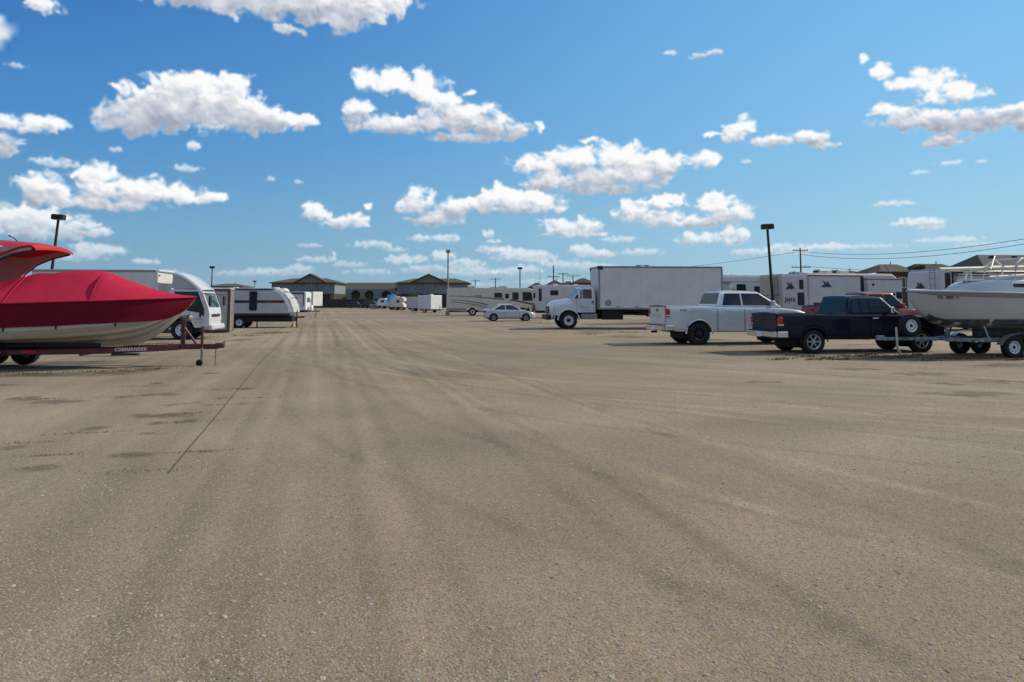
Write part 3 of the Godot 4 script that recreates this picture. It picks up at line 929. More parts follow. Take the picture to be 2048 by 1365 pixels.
	for s in [-1.0, 1.0]:
		st = nb()
		bbox(st, Vector3(p.fb - 0.42, p.belt + 0.13, s * (p.hw + 0.12)), Vector3(0.12, 0.2, 0.22), 0.03)
		box(st, Vector3(p.fb - 0.42, p.belt + 0.06, s * p.hw), Vector3(0.06, 0.05, 0.2))
		part(o, "mirror", st, p.get("mirror", p.paint))
		for k in p.handles:
			st = nb()
			bbox(st, Vector3(k, p.belt - 0.13, s * (p.hw + 0.005)), Vector3(0.2, 0.035, 0.04), 0.01)
			part(o, "door_handle", st, p.get("handle_mat", p.paint))
		for k in p.seams:      # joints between doors, cab and bed
			st = nb()
			var y0: float = maxf(p.sill + 0.03, arch_y(k, 0.0, arches))
			box(st, Vector3(k, (y0 + poly_y(p.top, k) - 0.1) * 0.5, s * (p.hw - 0.008)), Vector3(0.016, poly_y(p.top, k) - 0.1 - y0, 0.02))
			part(body, "door_joint", st, M.black_plastic)
func pickup_ends(o: Node3D, p: Dictionary, bumper: Material, rail: float, lamp: Array) -> void:
	var st := nb()
	bbox(st, Vector3(-0.012, (rail + p.sill) * 0.5 + 0.12, 0), Vector3(0.03, rail - p.sill - 0.22, p.hw * 2 - 0.42), 0.012)
	var tg := part(o, "tailgate", st, p.paint)
	st = nb()
	bbox(st, Vector3(-0.032, rail - 0.16, 0), Vector3(0.02, 0.07, 0.24), 0.008)
	part(tg, "handle", st, M.black_plastic)
	st = nb()
	bbox(st, Vector3(-0.02, rail - 0.015, 0), Vector3(0.06, 0.035, p.hw * 2 - 0.2), 0.01)
	part(tg, "top_cap", st, M.black_plastic)
	st = nb()
	bbox(st, Vector3(-0.11, p.sill + 0.13, 0), Vector3(0.16, 0.2, p.hw * 2 - 0.08), 0.03)
	for s in [-1.0, 1.0]: bbox(st, Vector3(0.08, p.sill + 0.13, s * (p.hw - 0.0)), Vector3(0.34, 0.19, 0.05), 0.02)
	var bm := part(o, "rear_bumper", st, bumper)
	st = nb()
	box(st, Vector3(-0.195, p.sill + 0.12, 0), Vector3(0.012, 0.13, 0.34))
	part(bm, "licence_plate", st, M.stripe_white)
	st = nb()
	box(st, Vector3(-0.11, p.sill + 0.235, 0), Vector3(0.15, 0.012, p.hw * 2 - 0.2))
	part(bm, "step_pad", st, M.black_plastic)
	st = nb()
	box(st, Vector3(-0.16, p.sill - 0.03, 0), Vector3(0.22, 0.08, 0.08))
	part(bm, "hitch", st, M.chassis)
	for s in [-1.0, 1.0]:
		st = nb()
		bbox(st, Vector3(0.04, (lamp[0] + lamp[1]) * 0.5, s * (p.hw - 0.075)), Vector3(0.14, lamp[1] - lamp[0], 0.17), 0.025)
		var tl := part(o, "tail_light", st, M.tail_light)
		st = nb()
		bbox(st, Vector3(0.045, lamp[0] + (lamp[1] - lamp[0]) * 0.2, s * (p.hw - 0.07)), Vector3(0.16, (lamp[1] - lamp[0]) * 0.18, 0.175), 0.02)
		part(tl, "reversing_light", st, M.lamp_clear)
		st = nb()
		bbox(st, Vector3(p.L - 0.07, poly_y(p.top, p.L - 0.1) - 0.2, s * (p.hw - 0.3)), Vector3(0.16, 0.2, 0.34), 0.03)
		part(o, "headlight", st, M.lamp_clear)
	st = nb()
	bbox(st, Vector3(p.L + 0.0, p.sill + 0.12, 0), Vector3(0.22, 0.26, p.hw * 2 - 0.2), 0.05)
	part(o, "front_bumper", st, bumper)
	st = nb()
	bbox(st, Vector3(p.L - 0.005, poly_y(p.top, p.L - 0.1) - 0.2, 0), Vector3(0.05, 0.26, p.hw * 1.1), 0.02)
	part(o, "grille", st, M.black_plastic)

func parked_row() -> void:
	# silver crew cab pickup
	var q := near_at(1333, 27.0, 8.0, 0.0, 1.0)
	var o := thing("pickup_truck", "silver crew cab pickup with black wheels, parked nose to the white trailers", "pickup", q[0], q[1])
	var p := {"L": 5.65, "hw": 1.0, "sill": 0.5, "xr": 1.22, "xf": 4.72, "wr": 0.415, "ww": 0.3, "gap": 0.085, "belt": 1.40, "roof": 1.99, "cr": 1.93, "rr": 2.13, "fr": 3.6, "fb": 4.45, "hwr": 0.74,
		"top": [[0, 1.43], [1.9, 1.43], [1.98, 1.41], [4.2, 1.38], [4.45, 1.36], [5.2, 1.26], [5.55, 1.15], [5.65, 1.0]], "bed": [0.08, 1.84], "paint": M.silver_paint, "glass": M.tinted_glass, "end_glass": M.teal_glass, "wheel": "black",
		"split": [2.92], "handles": [2.35, 3.2], "seams": [1.93, 2.98, 4.12], "flare": 0.035, "cpillar": 0.2}
	car_body(o, p)
	pickup_ends(o, p, M.chrome, 1.43, [1.02, 1.34])
	text(o, "lettering", "SPORT", 0.085, M.stripe_dark, Transform3D(Basis(), Vector3(0.62, 1.27, 1.0)), "Droid Sans", true, true)
	var em := nb()
	lathe(em, [Vector2(0.075, 0.0), Vector2(0.06, 0.012), Vector2(0.0, 0.014)], 14, Transform3D(Basis(Vector3(0, 0, 1), PI / 2).scaled(Vector3(1, 0.6, 1.3)), Vector3(-0.03, 1.27, -0.02)))
	part(o, "emblem", em, M.navy_paint)
	marks(o, 1.0, 0.15, M.light_grey_panel, Transform3D(Basis(Vector3.UP, -PI / 2), Vector3(-0.029, 1.06, -0.1)), 5)
	# navy extended cab pickup
	q = near_at(1557, 22.6, 8.0, 0.0, 0.95)
	o = thing("pickup_truck", "dark navy extended cab pickup with chrome step bumper behind the sailboat trailer", "pickup", q[0], q[1])
	p = {"L": 5.55, "hw": 0.96, "sill": 0.46, "xr": 1.1, "xf": 4.72, "wr": 0.365, "ww": 0.25, "gap": 0.065, "belt": 1.20, "roof": 1.78, "cr": 2.28, "rr": 2.42, "fr": 3.5, "fb": 4.02, "hwr": 0.72,
		"top": [[0, 1.22], [2.3, 1.22], [2.36, 1.21], [3.9, 1.20], [4.1, 1.19], [5.3, 1.10], [5.5, 1.04], [5.55, 0.95]], "bed": [0.08, 2.2], "paint": M.navy_paint, "glass": M.glass, "end_glass": M.teal_glass, "wheel": "alloy",
		"split": [2.72, 3.02], "handles": [3.15], "handle_mat": M.chrome, "seams": [2.32, 3.02, 4.05], "flare": 0.02, "cpillar": 0.14, "nose": 0.08, "mirror": M.chrome}
	car_body(o, p)
	pickup_ends(o, p, M.chrome, 1.22, [0.82, 1.12])
	# red pickup beyond them
	q = near_at(1650, 31.5, 10.0, 0.0, 0.95)
	o = thing("pickup_truck", "red pickup half hidden beyond the navy pickup, below the white trailer", "pickup", q[0], q[1])
	p = {"L": 5.3, "hw": 0.96, "sill": 0.5, "xr": 1.1, "xf": 4.4, "wr": 0.38, "ww": 0.25, "gap": 0.07, "belt": 1.28, "roof": 2.0, "cr": 1.9, "rr": 2.05, "fr": 3.3, "fb": 3.95, "hwr": 0.72,
		"top": [[0, 1.4], [1.8, 1.4], [1.95, 1.3], [3.9, 1.28], [4.1, 1.28], [5.0, 1.18], [5.3, 1.0]], "bed": [0.08, 1.75], "paint": M.red_paint, "glass": M.glass, "end_glass": M.teal_glass, "wheel": "alloy",
		"split": [2.85], "handles": [3.0], "seams": [1.9, 2.85], "cpillar": 0.16}
	car_body(o, p)
	pickup_ends(o, p, M.chrome, 1.4, [0.95, 1.25])
	# pale sedan
	q = near_at(968, 59.5, 6.0, 0.0, 0.86)
	o = thing("car", "pale silver compact sedan parked between the box truck and the motorhome", "car", q[0], q[1])
	p = {"L": 4.2, "hw": 0.86, "sill": 0.24, "xr": 0.8, "xf": 3.4, "wr": 0.3, "ww": 0.2, "gap": 0.05, "belt": 0.88, "roof": 1.40, "cr": 0.35, "rr": 1.25, "fr": 2.2, "fb": 3.2, "hwr": 0.6,
		"top": [[0, 0.78], [0.06, 0.92], [0.5, 0.95], [1.0, 0.91], [3.0, 0.88], [3.3, 0.85], [3.9, 0.72], [4.2, 0.5]], "paint": M.pearl_paint, "glass": M.glass, "wheel": "alloy", "split": [1.75], "handles": [1.5, 2.45],
		"seams": [1.72, 2.9], "nose": 0.25, "tail": 0.12, "cpillar": 0.36}
	car_body(o, p)
	for s in [-1.0, 1.0]:
		var st := nb()
		bbox(st, Vector3(0.09, 0.78, s * 0.7), Vector3(0.2, 0.16, 0.24), 0.04)
		part(o, "tail_light", st, M.tail_light)
		st = nb()
		bbox(st, Vector3(3.98, 0.62, s * 0.6), Vector3(0.26, 0.12, 0.22), 0.04)
		part(o, "headlight", st, M.lamp_clear)
	var st2 := nb()
	bbox(st2, Vector3(-0.01, 0.45, 0), Vector3(0.14, 0.24, 1.5), 0.05)
	var rb := part(o, "rear_bumper", st2, M.pearl_paint)
	st2 = nb()
	box(st2, Vector3(-0.085, 0.52, 0), Vector3(0.01, 0.12, 0.32))
	part(rb, "licence_plate", st2, M.stripe_white)
	box_truck()
	motorhome()
	sailboat()

func box_truck() -> void:
	# conventional cab box truck, nose to the lane: local +x is forward
	var L := 10.35
	var q := near_at(1099, 43.0, 5.0, L, 1.22, true)
	var o := thing("box_truck", "white conventional cab box truck with a tall plain cargo box", "truck", q[0], q[1])
	var st := nb()
	# cargo box
	var bx0 := 0.0
	var bx1 := 7.45
	bbox(st, Vector3((bx0 + bx1) * 0.5, 2.40, 0), Vector3(bx1 - bx0, 2.50, 2.40), 0.02)
	var cb := part(o, "cargo_box", st, M.box_panel)
	st = nb()
	for s in [-1.0, 1.0]:
		bbox(st, Vector3(bx1 * 0.5, 3.61, s * 1.2), Vector3(bx1 + 0.02, 0.1, 0.05), 0.012)
		bbox(st, Vector3(bx1 * 0.5, 1.17, s * 1.2), Vector3(bx1 + 0.02, 0.1, 0.05), 0.012)
		bbox(st, Vector3(bx1 - 0.03, 2.39, s * 1.2), Vector3(0.1, 2.34, 0.05), 0.012)
		bbox(st, Vector3(0.03, 2.39, s * 1.2), Vector3(0.1, 2.34, 0.05), 0.012)
	bbox(st, Vector3(bx1 + 0.005, 3.61, 0), Vector3(0.05, 0.1, 2.34), 0.012)
	part(cb, "rail", st, M.galvanised)
	for k in range(1, 6):     # joints between the side panels
		for s in [-1.0, 1.0]:
			st = nb()
			box(st, Vector3(bx1 * k / 6.0, 2.39, s * 1.2015), Vector3(0.02, 2.3, 0.006))
			part(cb, "panel_joint", st, M.light_grey_panel)
	for s in [-1.0, 1.0]:
		st = nb()
		bbox(st, Vector3(bx1 - 0.11, 3.55, s * 1.17), Vector3(0.34, 0.26, 0.12), 0.05)
		part(cb, "corner_casting", st, M.black_plastic)
		for k in 12:
			st = nb()
			box(st, Vector3(bx1 - 0.55 - k * 0.56, 1.28, s * 1.203), Vector3(0.26, 0.05, 0.006))
			part(cb, "reflective_strip", st, M.faded_red if k % 2 else M.stripe_white)
	st = nb()
	for k in 2: bbox(st, Vector3(4.2 + k * 0.5, 3.72, 0.2), Vector3(0.2, 0.14, 0.3), 0.03)
	box(st, Vector3(4.45, 3.78, 0.2), Vector3(0.8, 0.02, 0.36))
	part(cb, "roof_vent", st, M.galvanised)
	st = nb()
	lathe(st, [Vector2(0.2, 0.0), Vector2(0.16, 0.008), Vector2(0.0, 0.008)], 16, Transform3D(Basis(Vector3.RIGHT, -PI / 2), Vector3(bx1 - 0.55, 1.5, -1.202)))
	part(cb, "round_emblem", st, M.stripe_grey)
	# cab and hood
	st = nb()
	var xs := stations(7.62, L - 0.05, 0.15, [8.95, 9.2, L - 0.1, L - 0.2, L - 0.4], [[9.22, 0.62]])
	var top := [[7.62, 1.72], [8.9, 1.70], [9.1, 1.72], [9.9, 1.62], [10.2, 1.5], [L - 0.05, 1.28]]
	shell(st, xs, func(x): return arch_y(x, 0.95 if x < 9.2 else 0.78, [[9.22, 0.62, 0.5]]), func(x): return poly_y(top, x),
		func(x: float, _y: float, u: float) -> float:
			var z := 1.0 if x < 8.9 else lerpf(1.0, 1.06, smoothstep(8.9, 9.3, x)) - 0.22 * pow(clampf((x - 9.5) / 0.8, 0, 1), 2.0)
			if x > 8.9: z -= 0.35 * pow(clampf((u - 0.6) / 0.4, 0, 1), 1.5) * smoothstep(8.9, 9.3, x)
			return z - 0.04 * pow(clampf((u - 0.9) / 0.1, 0, 1), 2.0), func(x, s): return poly_y(top, x) + 0.04 * (1.0 - s * s))
	var roof := 2.42
	var cab := func(x: float) -> float:
		if x < 7.68: return lerpf(1.7, roof, (x - 7.62) / 0.06)
		if x > 8.45: return lerpf(roof, 1.7, (x - 8.45) / 0.6)
		return roof + 0.03 * sin(PI * (x - 7.68) / 0.77)
	shell(st, stations(7.62, 9.05, 0.1, [7.68, 8.45, 7.64, 7.66]), func(_x): return 1.68, cab, func(_x, y: float, u: float) -> float: return lerpf(1.0, 0.84, clampf((y - 1.7) / (roof - 1.7), 0, 1)) - 0.07 * pow(clampf((u - 0.88) / 0.12, 0, 1), 2.0))
	for s in [-1.0, 1.0]:
		var path := []
		for k in 15: path.append(Vector3(9.22 + cos(PI * k / 14.0) * 0.63, 0.5 + sin(PI * k / 14.0) * 0.63, s * 1.07))
		tube(st, path, 0.05, 6)
	part(o, "cab", st, M.white_paint)
	for s in [-1.0, 1.0]:
		var at := func(x: float, y: float) -> Vector3: return Vector3(x, y, s * lerpf(1.0, 0.84, (y - 1.7) / (roof - 1.7)))
		st = nb()
		panel(st, rrect(7.82, 1.76, 8.36, 2.3, 0.05), at, Vector3(0, 0, s))
		part(o, "side_window", st, M.tinted_glass)
		st = nb()
		panel(st, PackedVector2Array([Vector2(8.41, 1.76), Vector2(8.88, 1.76), Vector2(8.47, 2.26), Vector2(8.41, 2.26)]), at, Vector3(0, 0, s))
		part(o, "quarter_window", st, M.tinted_glass)
		st = nb()
		bbox(st, Vector3(8.62, 1.96, s * 1.22), Vector3(0.12, 0.46, 0.2), 0.04)
		box(st, Vector3(8.62, 1.78, s * 1.08), Vector3(0.04, 0.04, 0.26))
		part(o, "mirror", st, M.white_paint)
		st = nb()
		bbox(st, Vector3(7.8, 1.55, s * 1.01), Vector3(0.09, 0.13, 0.04), 0.01)
		part(o, "door_handle", st, M.black_plastic)
		for k in [7.72, 8.72]:
			st = nb()
			box(st, Vector3(k, 1.33, s * 0.998), Vector3(0.018, 0.68, 0.012))
			part(o, "door_joint", st, M.black_plastic)
		st = nb()
		bbox(st, Vector3(10.12, 1.12, s * 0.84), Vector3(0.2, 0.36, 0.2), 0.05)
		var hl := part(o, "headlight", st, M.lamp_clear)
		st = nb()
		bbox(st, Vector3(10.0, 1.14, s * 0.93), Vector3(0.16, 0.2, 0.06), 0.02)
		part(hl, "indicator", st, M.amber)
		st = nb()
		bbox(st, Vector3(8.0, 0.72, s * 0.98), Vector3(0.95, 0.3, 0.3), 0.03)
		for k in 3: box(st, Vector3(7.68 + k * 0.32, 0.72, s * 1.14), Vector3(0.2, 0.2, 0.02))
		part(o, "step_tank", st, M.galvanised)
		marks(o, 0.62, 0.11, M.stripe_grey, Transform3D(Basis(Vector3.UP, PI if s < 0 else 0.0), Vector3(8.22, 1.25, s * 1.004)), 3)
		marks(o, 0.5, 0.09, M.stripe_grey, Transform3D(Basis(Vector3.UP, PI if s < 0 else 0.0), Vector3(8.22, 1.1, s * 1.004)), 4)
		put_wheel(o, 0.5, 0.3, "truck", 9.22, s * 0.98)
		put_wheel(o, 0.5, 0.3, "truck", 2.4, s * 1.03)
		st = nb()
		box(st, Vector3(1.75, 0.55, s * 1.0), Vector3(0.02, 0.6, 0.5))
		part(o, "mud_flap", st, M.rubber)
	st = nb()
	var wat := func(u: float, t: float) -> Vector3: return Vector3(lerpf(9.05, 8.45, t), lerpf(1.7, roof, t), u * lerpf(1.0, 0.84, t))
	panel(st, rrect(-0.88, 0.08, 0.88, 0.92, 0.08), wat, Vector3(0.77, 0.64, 0), 0.012)
	part(o, "windshield", st, M.teal_glass)
	st = nb()
	bbox(st, Vector3(L - 0.02, 1.1, 0), Vector3(0.08, 0.42, 1.1), 0.03)
	var gr := part(o, "grille", st, M.black_plastic)
	for k in 3:
		st = nb()
		box(st, Vector3(L + 0.025, 0.98 + k * 0.12, 0), Vector3(0.02, 0.03, 1.0))
		part(gr, "bar", st, M.chrome)
	st = nb()
	bbox(st, Vector3(L + 0.02, 0.68, 0), Vector3(0.3, 0.3, 2.2), 0.05)
	part(o, "front_bumper", st, M.black_plastic)
	st = nb()
	box(st, Vector3(4.6, 0.92, 0), Vector3(9.2, 0.26, 0.9))
	box(st, Vector3(5.4, 1.06, 0), Vector3(3.6, 0.12, 2.1))
	box(st, Vector3(6.6, 0.78, 0.85), Vector3(1.2, 0.5, 0.5))
	box(st, Vector3(6.6, 0.78, -0.85), Vector3(1.2, 0.5, 0.5))
	box(st, Vector3(4.6, 0.95, 0), Vector3(0.9, 0.35, 1.9))
	box(st, Vector3(9.22, 0.95, 0), Vector3(1.3, 0.5, 1.4))
	tube(st, [Vector3(2.4, 0.5, -1.0), Vector3(2.4, 0.5, 1.0)], 0.12, 8)
	tube(st, [Vector3(9.22, 0.5, -1.0), Vector3(9.22, 0.5, 1.0)], 0.08, 8)
	part(o, "chassis", st, M.chassis)

# trailer or motorhome made from a side outline. p: outline, W, panel material, and lists of fittings
func rv(o: Node3D, p: Dictionary) -> void:
	var hw: float = p.W * 0.5
	var st := nb()
	extrude(st, p.outline, -hw, hw, 0.05)
	var body := part(o, "body", st, p.panel)
	if p.has("roof"):       # x0, x1, y
		st = nb()
		bbox(st, Vector3((p.roof[0] + p.roof[1]) * 0.5, p.roof[2] + 0.02, 0), Vector3(p.roof[1] - p.roof[0], 0.07, p.W - 0.06), 0.03)
		part(body, "roof_skin", st, M.roof_white)
	for s in p.get("sides", [1.0]):
		for a in p.get("stripes", []):      # material, points
			st = nb()
			panel(st, a[1], func(x, y): return Vector3(x, y, s * hw), Vector3(0, 0, s), 0.004)
			part(body, "stripe", st, M[a[0]])
		for a in p.get("windows", []):      # x0, y0, x1, y1
			st = nb()
			extrude(st, rrect(a[0] - 0.04, a[1] - 0.04, a[2] + 0.04, a[3] + 0.04, 0.08), 0.0, 0.02, 0.004, Transform3D(Basis(), Vector3(0, 0, s * (hw + 0.01) - 0.01)))
			var fr := part(o, "window", st, M[p.get("frame", "black_plastic")])
			st = nb()
			extrude(st, rrect(a[0], a[1], a[2], a[3], 0.06), 0.0, 0.01, 0.0, Transform3D(Basis(), Vector3(0, 0, s * (hw + 0.022) - 0.005)))
			part(fr, "pane", st, M.tinted_glass)
		for a in p.get("doors", []):
			st = nb()
			extrude(st, rrect(a[0], a[1], a[2], a[3], 0.06), 0.0, 0.03, 0.006, Transform3D(Basis(), Vector3(0, 0, s * (hw + 0.005) - 0.015)))
			var dr := part(o, "door", st, M[a[4]])
			st = nb()
			extrude(st, rrect(a[0] + 0.12, a[3] - 0.75, a[2] - 0.12, a[3] - 0.2, 0.05), 0.0, 0.02, 0.0, Transform3D(Basis(), Vector3(0, 0, s * (hw + 0.02) - 0.01)))
			part(dr, "pane", st, M.tinted_glass)
			st = nb()
			bbox(st, Vector3(a[2] - 0.08, a[1] + 0.85, s * (hw + 0.04)), Vector3(0.06, 0.14, 0.05), 0.01)
			part(dr, "handle", st, M.black_plastic)
		for a in p.get("hatches", []):
			st = nb()
			extrude(st, rrect(a[0], a[1], a[2], a[3], 0.03), 0.0, 0.02, 0.004, Transform3D(Basis(), Vector3(0, 0, s * (hw + 0.006) - 0.01)))
			part(o, "hatch", st, M[a[4]])
		for a in p.get("slides", []):        # x0, y0, x1, y1, depth, material
			st = nb()
			bbox(st, Vector3((a[0] + a[2]) * 0.5, (a[1] + a[3]) * 0.5, s * (hw + a[4] * 0.5 - 0.01)), Vector3(a[2] - a[0], a[3] - a[1], a[4] + 0.02), 0.03)
			var sl := part(o, "slide_out", st, M[a[5]])
			st = nb()
			bbox(st, Vector3((a[0] + a[2]) * 0.5, a[3] + 0.02, s * (hw + a[4] * 0.5)), Vector3(a[2] - a[0] + 0.08, 0.06, a[4] + 0.1), 0.015)
			part(sl, "topper", st, M.trim_maroon)
		if p.has("awning"):                  # x0, x1, y
			st = nb()
			tube(st, [Vector3(p.awning[0], p.awning[2], s * (hw + 0.08)), Vector3(p.awning[1], p.awning[2], s * (hw + 0.08))], 0.07, 8)
			var aw := part(o, "awning", st, M.stripe_dark)
			for x in [p.awning[0] + 0.05, p.awning[1] - 0.05]:
				st = nb()
				box(st, Vector3(x, p.awning[2] - 0.7, s * (hw + 0.045)), Vector3(0.06, 1.4, 0.06))
				part(aw, "arm", st, M.stripe_dark)
	for a in p.get("ac", []):               # x, y, length
		st = nb()
		bbox(st, Vector3(a[0], a[1] + 0.16, 0), Vector3(a[2], 0.3, 0.75), 0.09)
		var ac := part(o, "air_conditioner", st, M[a[3] if a.size() > 3 else "roof_white"])
		st = nb()
		box(st, Vector3(a[0] - a[2] * 0.5 - 0.004, a[1] + 0.16, 0), Vector3(0.012, 0.16, 0.5))
		part(ac, "grille", st, M.black_plastic)
	for a in p.get("vents", []):
		st = nb()
		bbox(st, Vector3(a[0], a[1] + 0.06, 0.2), Vector3(0.4, 0.12, 0.4), 0.03)
		part(o, "roof_vent", st, M.white_steel)
	for e in p.get("ends", []):             # x, facing, then [what, z0, y0, z1, y1, material]
		for a in e[2]:
			st = nb()
			var T := Transform3D(Basis(Vector3.UP, PI * 0.5 * e[1]), Vector3(e[0] + e[1] * 0.006, 0, 0))
			extrude(st, rrect(a[1], a[2], a[3], a[4], 0.06), -0.012, 0.014, 0.003, T)
			part(o, a[0], st, M[a[5]])
	for a in p.get("ladder", []):           # x, z
		st = nb()
		for k in [-0.17, 0.17]: tube(st, [Vector3(a[0], p.floor + 0.3, a[1] + k), Vector3(a[0], p.height + 0.12, a[1] + k)], 0.018, 6)
		for k in 7: tube(st, [Vector3(a[0], p.floor + 0.45 + k * 0.34, a[1] - 0.17), Vector3(a[0], p.floor + 0.45 + k * 0.34, a[1] + 0.17)], 0.014, 6)
		part(o, "ladder", st, M.galvanised)
	for x in p.get("axles", []):
		for s in [-1.0, 1.0]: put_wheel(o, p.get("wr", 0.34), 0.22, p.get("wheel", "steel"), x, s * (hw - 0.15))
	st = nb()
	var x0: float = p.get("frame0", 0.2)
	var x1: float = p.get("frame1", 5.0)
	box(st, Vector3((x0 + x1) * 0.5, p.floor - 0.1, 0), Vector3(x1 - x0, 0.22, p.W - 0.5))
	for x in p.get("axles", []): box(st, Vector3(x, p.get("wr", 0.34), 0), Vector3(0.12, 0.12, p.W - 0.3))
	part(o, "chassis", st, M.chassis)
	if p.has("tongue"):                     # x0, x1
		st = nb()
		for s in [-1.0, 1.0]: tube(st, [Vector3(p.tongue[0], p.floor - 0.1, s * 0.7), Vector3(p.tongue[1], p.floor - 0.1, 0.0)], 0.055, 6)
		tube(st, [Vector3(p.tongue[1] - 0.15, p.floor - 0.1, 0), Vector3(p.tongue[1] + 0.15, p.floor - 0.08, 0)], 0.06, 6)
		var tg := part(o, "tongue", st, M.chassis)
		st = nb()
		tube(st, [Vector3(p.tongue[1] - 0.3, 0.02, 0), Vector3(p.tongue[1] - 0.3, p.floor + 0.35, 0)], 0.035, 8)
		lathe(st, [Vector2(0.0, 0.03), Vector2(0.12, 0.02), Vector2(0.12, 0.0)], 10, Transform3D(Basis(), Vector3(p.tongue[1] - 0.3, 0, 0)))
		part(tg, "jack", st, M.black_plastic)
		if p.get("bottles", true):
			for k in 2:
				st = nb()
				lathe(st, [Vector2(0.15, 0.0), Vector2(0.16, 0.1), Vector2(0.16, 0.45), Vector2(0.12, 0.55), Vector2(0.0, 0.58)], 12, Transform3D(Basis(), Vector3(p.tongue[0] + 0.32, p.floor - 0.02, -0.18 + 0.36 * k)))
				part(tg, "gas_bottle", st, M.white_steel)
	for a in p.get("jacks", []):            # x, z
		st = nb()
		tube(st, [Vector3(a[0], 0.02, a[1]), Vector3(a[0], p.floor, a[1])], 0.04, 6)
		box(st, Vector3(a[0], 0.015, a[1]), Vector3(0.22, 0.03, 0.22))
		part(o, "stabiliser_jack", st, M.black_plastic)
func pv(a: Array) -> PackedVector2Array:
	var o := PackedVector2Array()
	for p in a: o.append(Vector2(p[0], p[1]))
	return o
func swoosh(x0: float, y0: float, x1: float, y1: float, w0: float, w1: float, bow: float) -> PackedVector2Array:
	var up := PackedVector2Array()
	var dn := PackedVector2Array()
	for k in 11:
		var t := k / 10.0
		var y := lerpf(y0, y1, t) + bow * sin(PI * t)
		var w := lerpf(w0, w1, t)
		up.append(Vector2(lerpf(x0, x1, t), y + w * 0.5)); dn.append(Vector2(lerpf(x0, x1, t), y - w * 0.5 - 0.002))
	dn.reverse()
	up.append_array(dn)
	return up

func motorhome() -> void:
	var q := near_at(893, 82.0, 4.0, 0.0, 1.22)
	var o := thing("motorhome", "long beige motorhome with grey and brown swooshes parked beyond the sedan", "motorhome", q[0], q[1])
	rv(o, {"outline": pv([[0.0, 0.55], [0.05, 2.9], [0.2, 3.0], [9.2, 3.05], [9.55, 2.9], [9.8, 2.3], [9.95, 1.5], [9.95, 0.5], [9.3, 0.45], [9.15, 0.95], [8.15, 0.95], [8.0, 0.45], [3.55, 0.45], [3.4, 0.95], [2.4, 0.95], [2.25, 0.45]]),
		"W": 2.44, "panel": M.cream_panel, "floor": 0.6, "height": 3.0, "roof": [0.25, 9.2, 3.03], "frame": "black_plastic", "frame0": 0.3, "frame1": 9.7,
		"stripes": [["stripe_grey", swoosh(0.3, 2.2, 6.9, 1.75, 0.1, 0.16, 0.08)], ["stripe_brown", swoosh(3.6, 2.0, 9.7, 1.25, 0.05, 0.22, 0.18)], ["stripe_grey", swoosh(0.4, 1.55, 4.4, 0.95, 0.08, 0.2, 0.1)], ["stripe_brown", swoosh(0.6, 1.75, 4.6, 1.2, 0.05, 0.14, 0.12)], ["stripe_grey", pv([[0.1, 0.56], [2.2, 0.56], [2.2, 0.8], [0.1, 0.85]])]],
		"windows": [[5.35, 2.05, 6.15, 2.5], [7.35, 1.8, 7.98, 2.55]], "doors": [[6.4, 0.75, 7.05, 2.65, "cream_panel"]], "hatches": [[3.2, 2.05, 3.9, 2.3, "stripe_grey"]],
		"ac": [[2.8, 3.06, 0.9], [6.4, 3.06, 0.9]], "axles": [2.9, 8.65], "wr": 0.45, "wheel": "truck",
		"ends": [[0.0, -1.0, [["rear_window", -0.6, 1.9, 0.6, 2.4, "tinted_glass"], ["tail_light", 0.85, 0.9, 1.05, 1.3, "tail_light"], ["tail_light", -1.05, 0.9, -0.85, 1.3, "tail_light"]]]]})
	var st := nb()
	panel(st, pv([[8.45, 1.65], [9.55, 1.65], [9.62, 2.05], [9.4, 2.62], [8.45, 2.62]]), func(x, y): return Vector3(x, y, 1.22), Vector3(0, 0, 1), 0.012)
	part(o, "driver_window", st, M.tinted_glass)
	st = nb()
	panel(st, rrect(-0.9, 0.05, 0.9, 0.95, 0.1), func(u, t): return Vector3(lerpf(9.95, 9.6, t), lerpf(1.5, 2.8, t), u * 1.18), Vector3(0.96, 0.26, 0), 0.02)
	part(o, "windshield", st, M.teal_glass)
	for s in [-1.0, 1.0]:
		st = nb()
		bbox(st, Vector3(10.05, 2.2, s * 1.35), Vector3(0.1, 0.4, 0.2), 0.03)
		tube(st, [Vector3(9.75, 2.5, s * 1.15), Vector3(10.05, 2.42, s * 1.35)], 0.02, 6)
		part(o, "mirror", st, M.cream_panel)

# lettering too small in the photograph to read: short strokes of the same size and tone
func marks(parent: Node, w: float, h: float, m: Material, T: Transform3D, seed_: int) -> void:
	var r := RandomNumberGenerator.new()
	r.seed = seed_
	var st := nb()
	var x := -w * 0.5
	while x < w * 0.5:
		var cw := h * r.randf_range(0.35, 0.6)
		var k := r.randi_range(0, 3)
		if r.randf() > 0.12:
			box(st, T * Vector3(x, 0, 0), Vector3(h * 0.14, h, 0.006), T.basis)
			if k > 0: box(st, T * Vector3(x + cw * 0.4, h * 0.43, 0), Vector3(cw * 0.7, h * 0.14, 0.006), T.basis)
			if k > 1: box(st, T * Vector3(x + cw * 0.35, 0, 0), Vector3(cw * 0.6, h * 0.14, 0.006), T.basis)
			if k > 2: box(st, T * Vector3(x + cw * 0.7, 0, 0), Vector3(h * 0.14, h, 0.006), T.basis)
		x += cw + h * 0.28
	part(parent, "lettering", st, m)

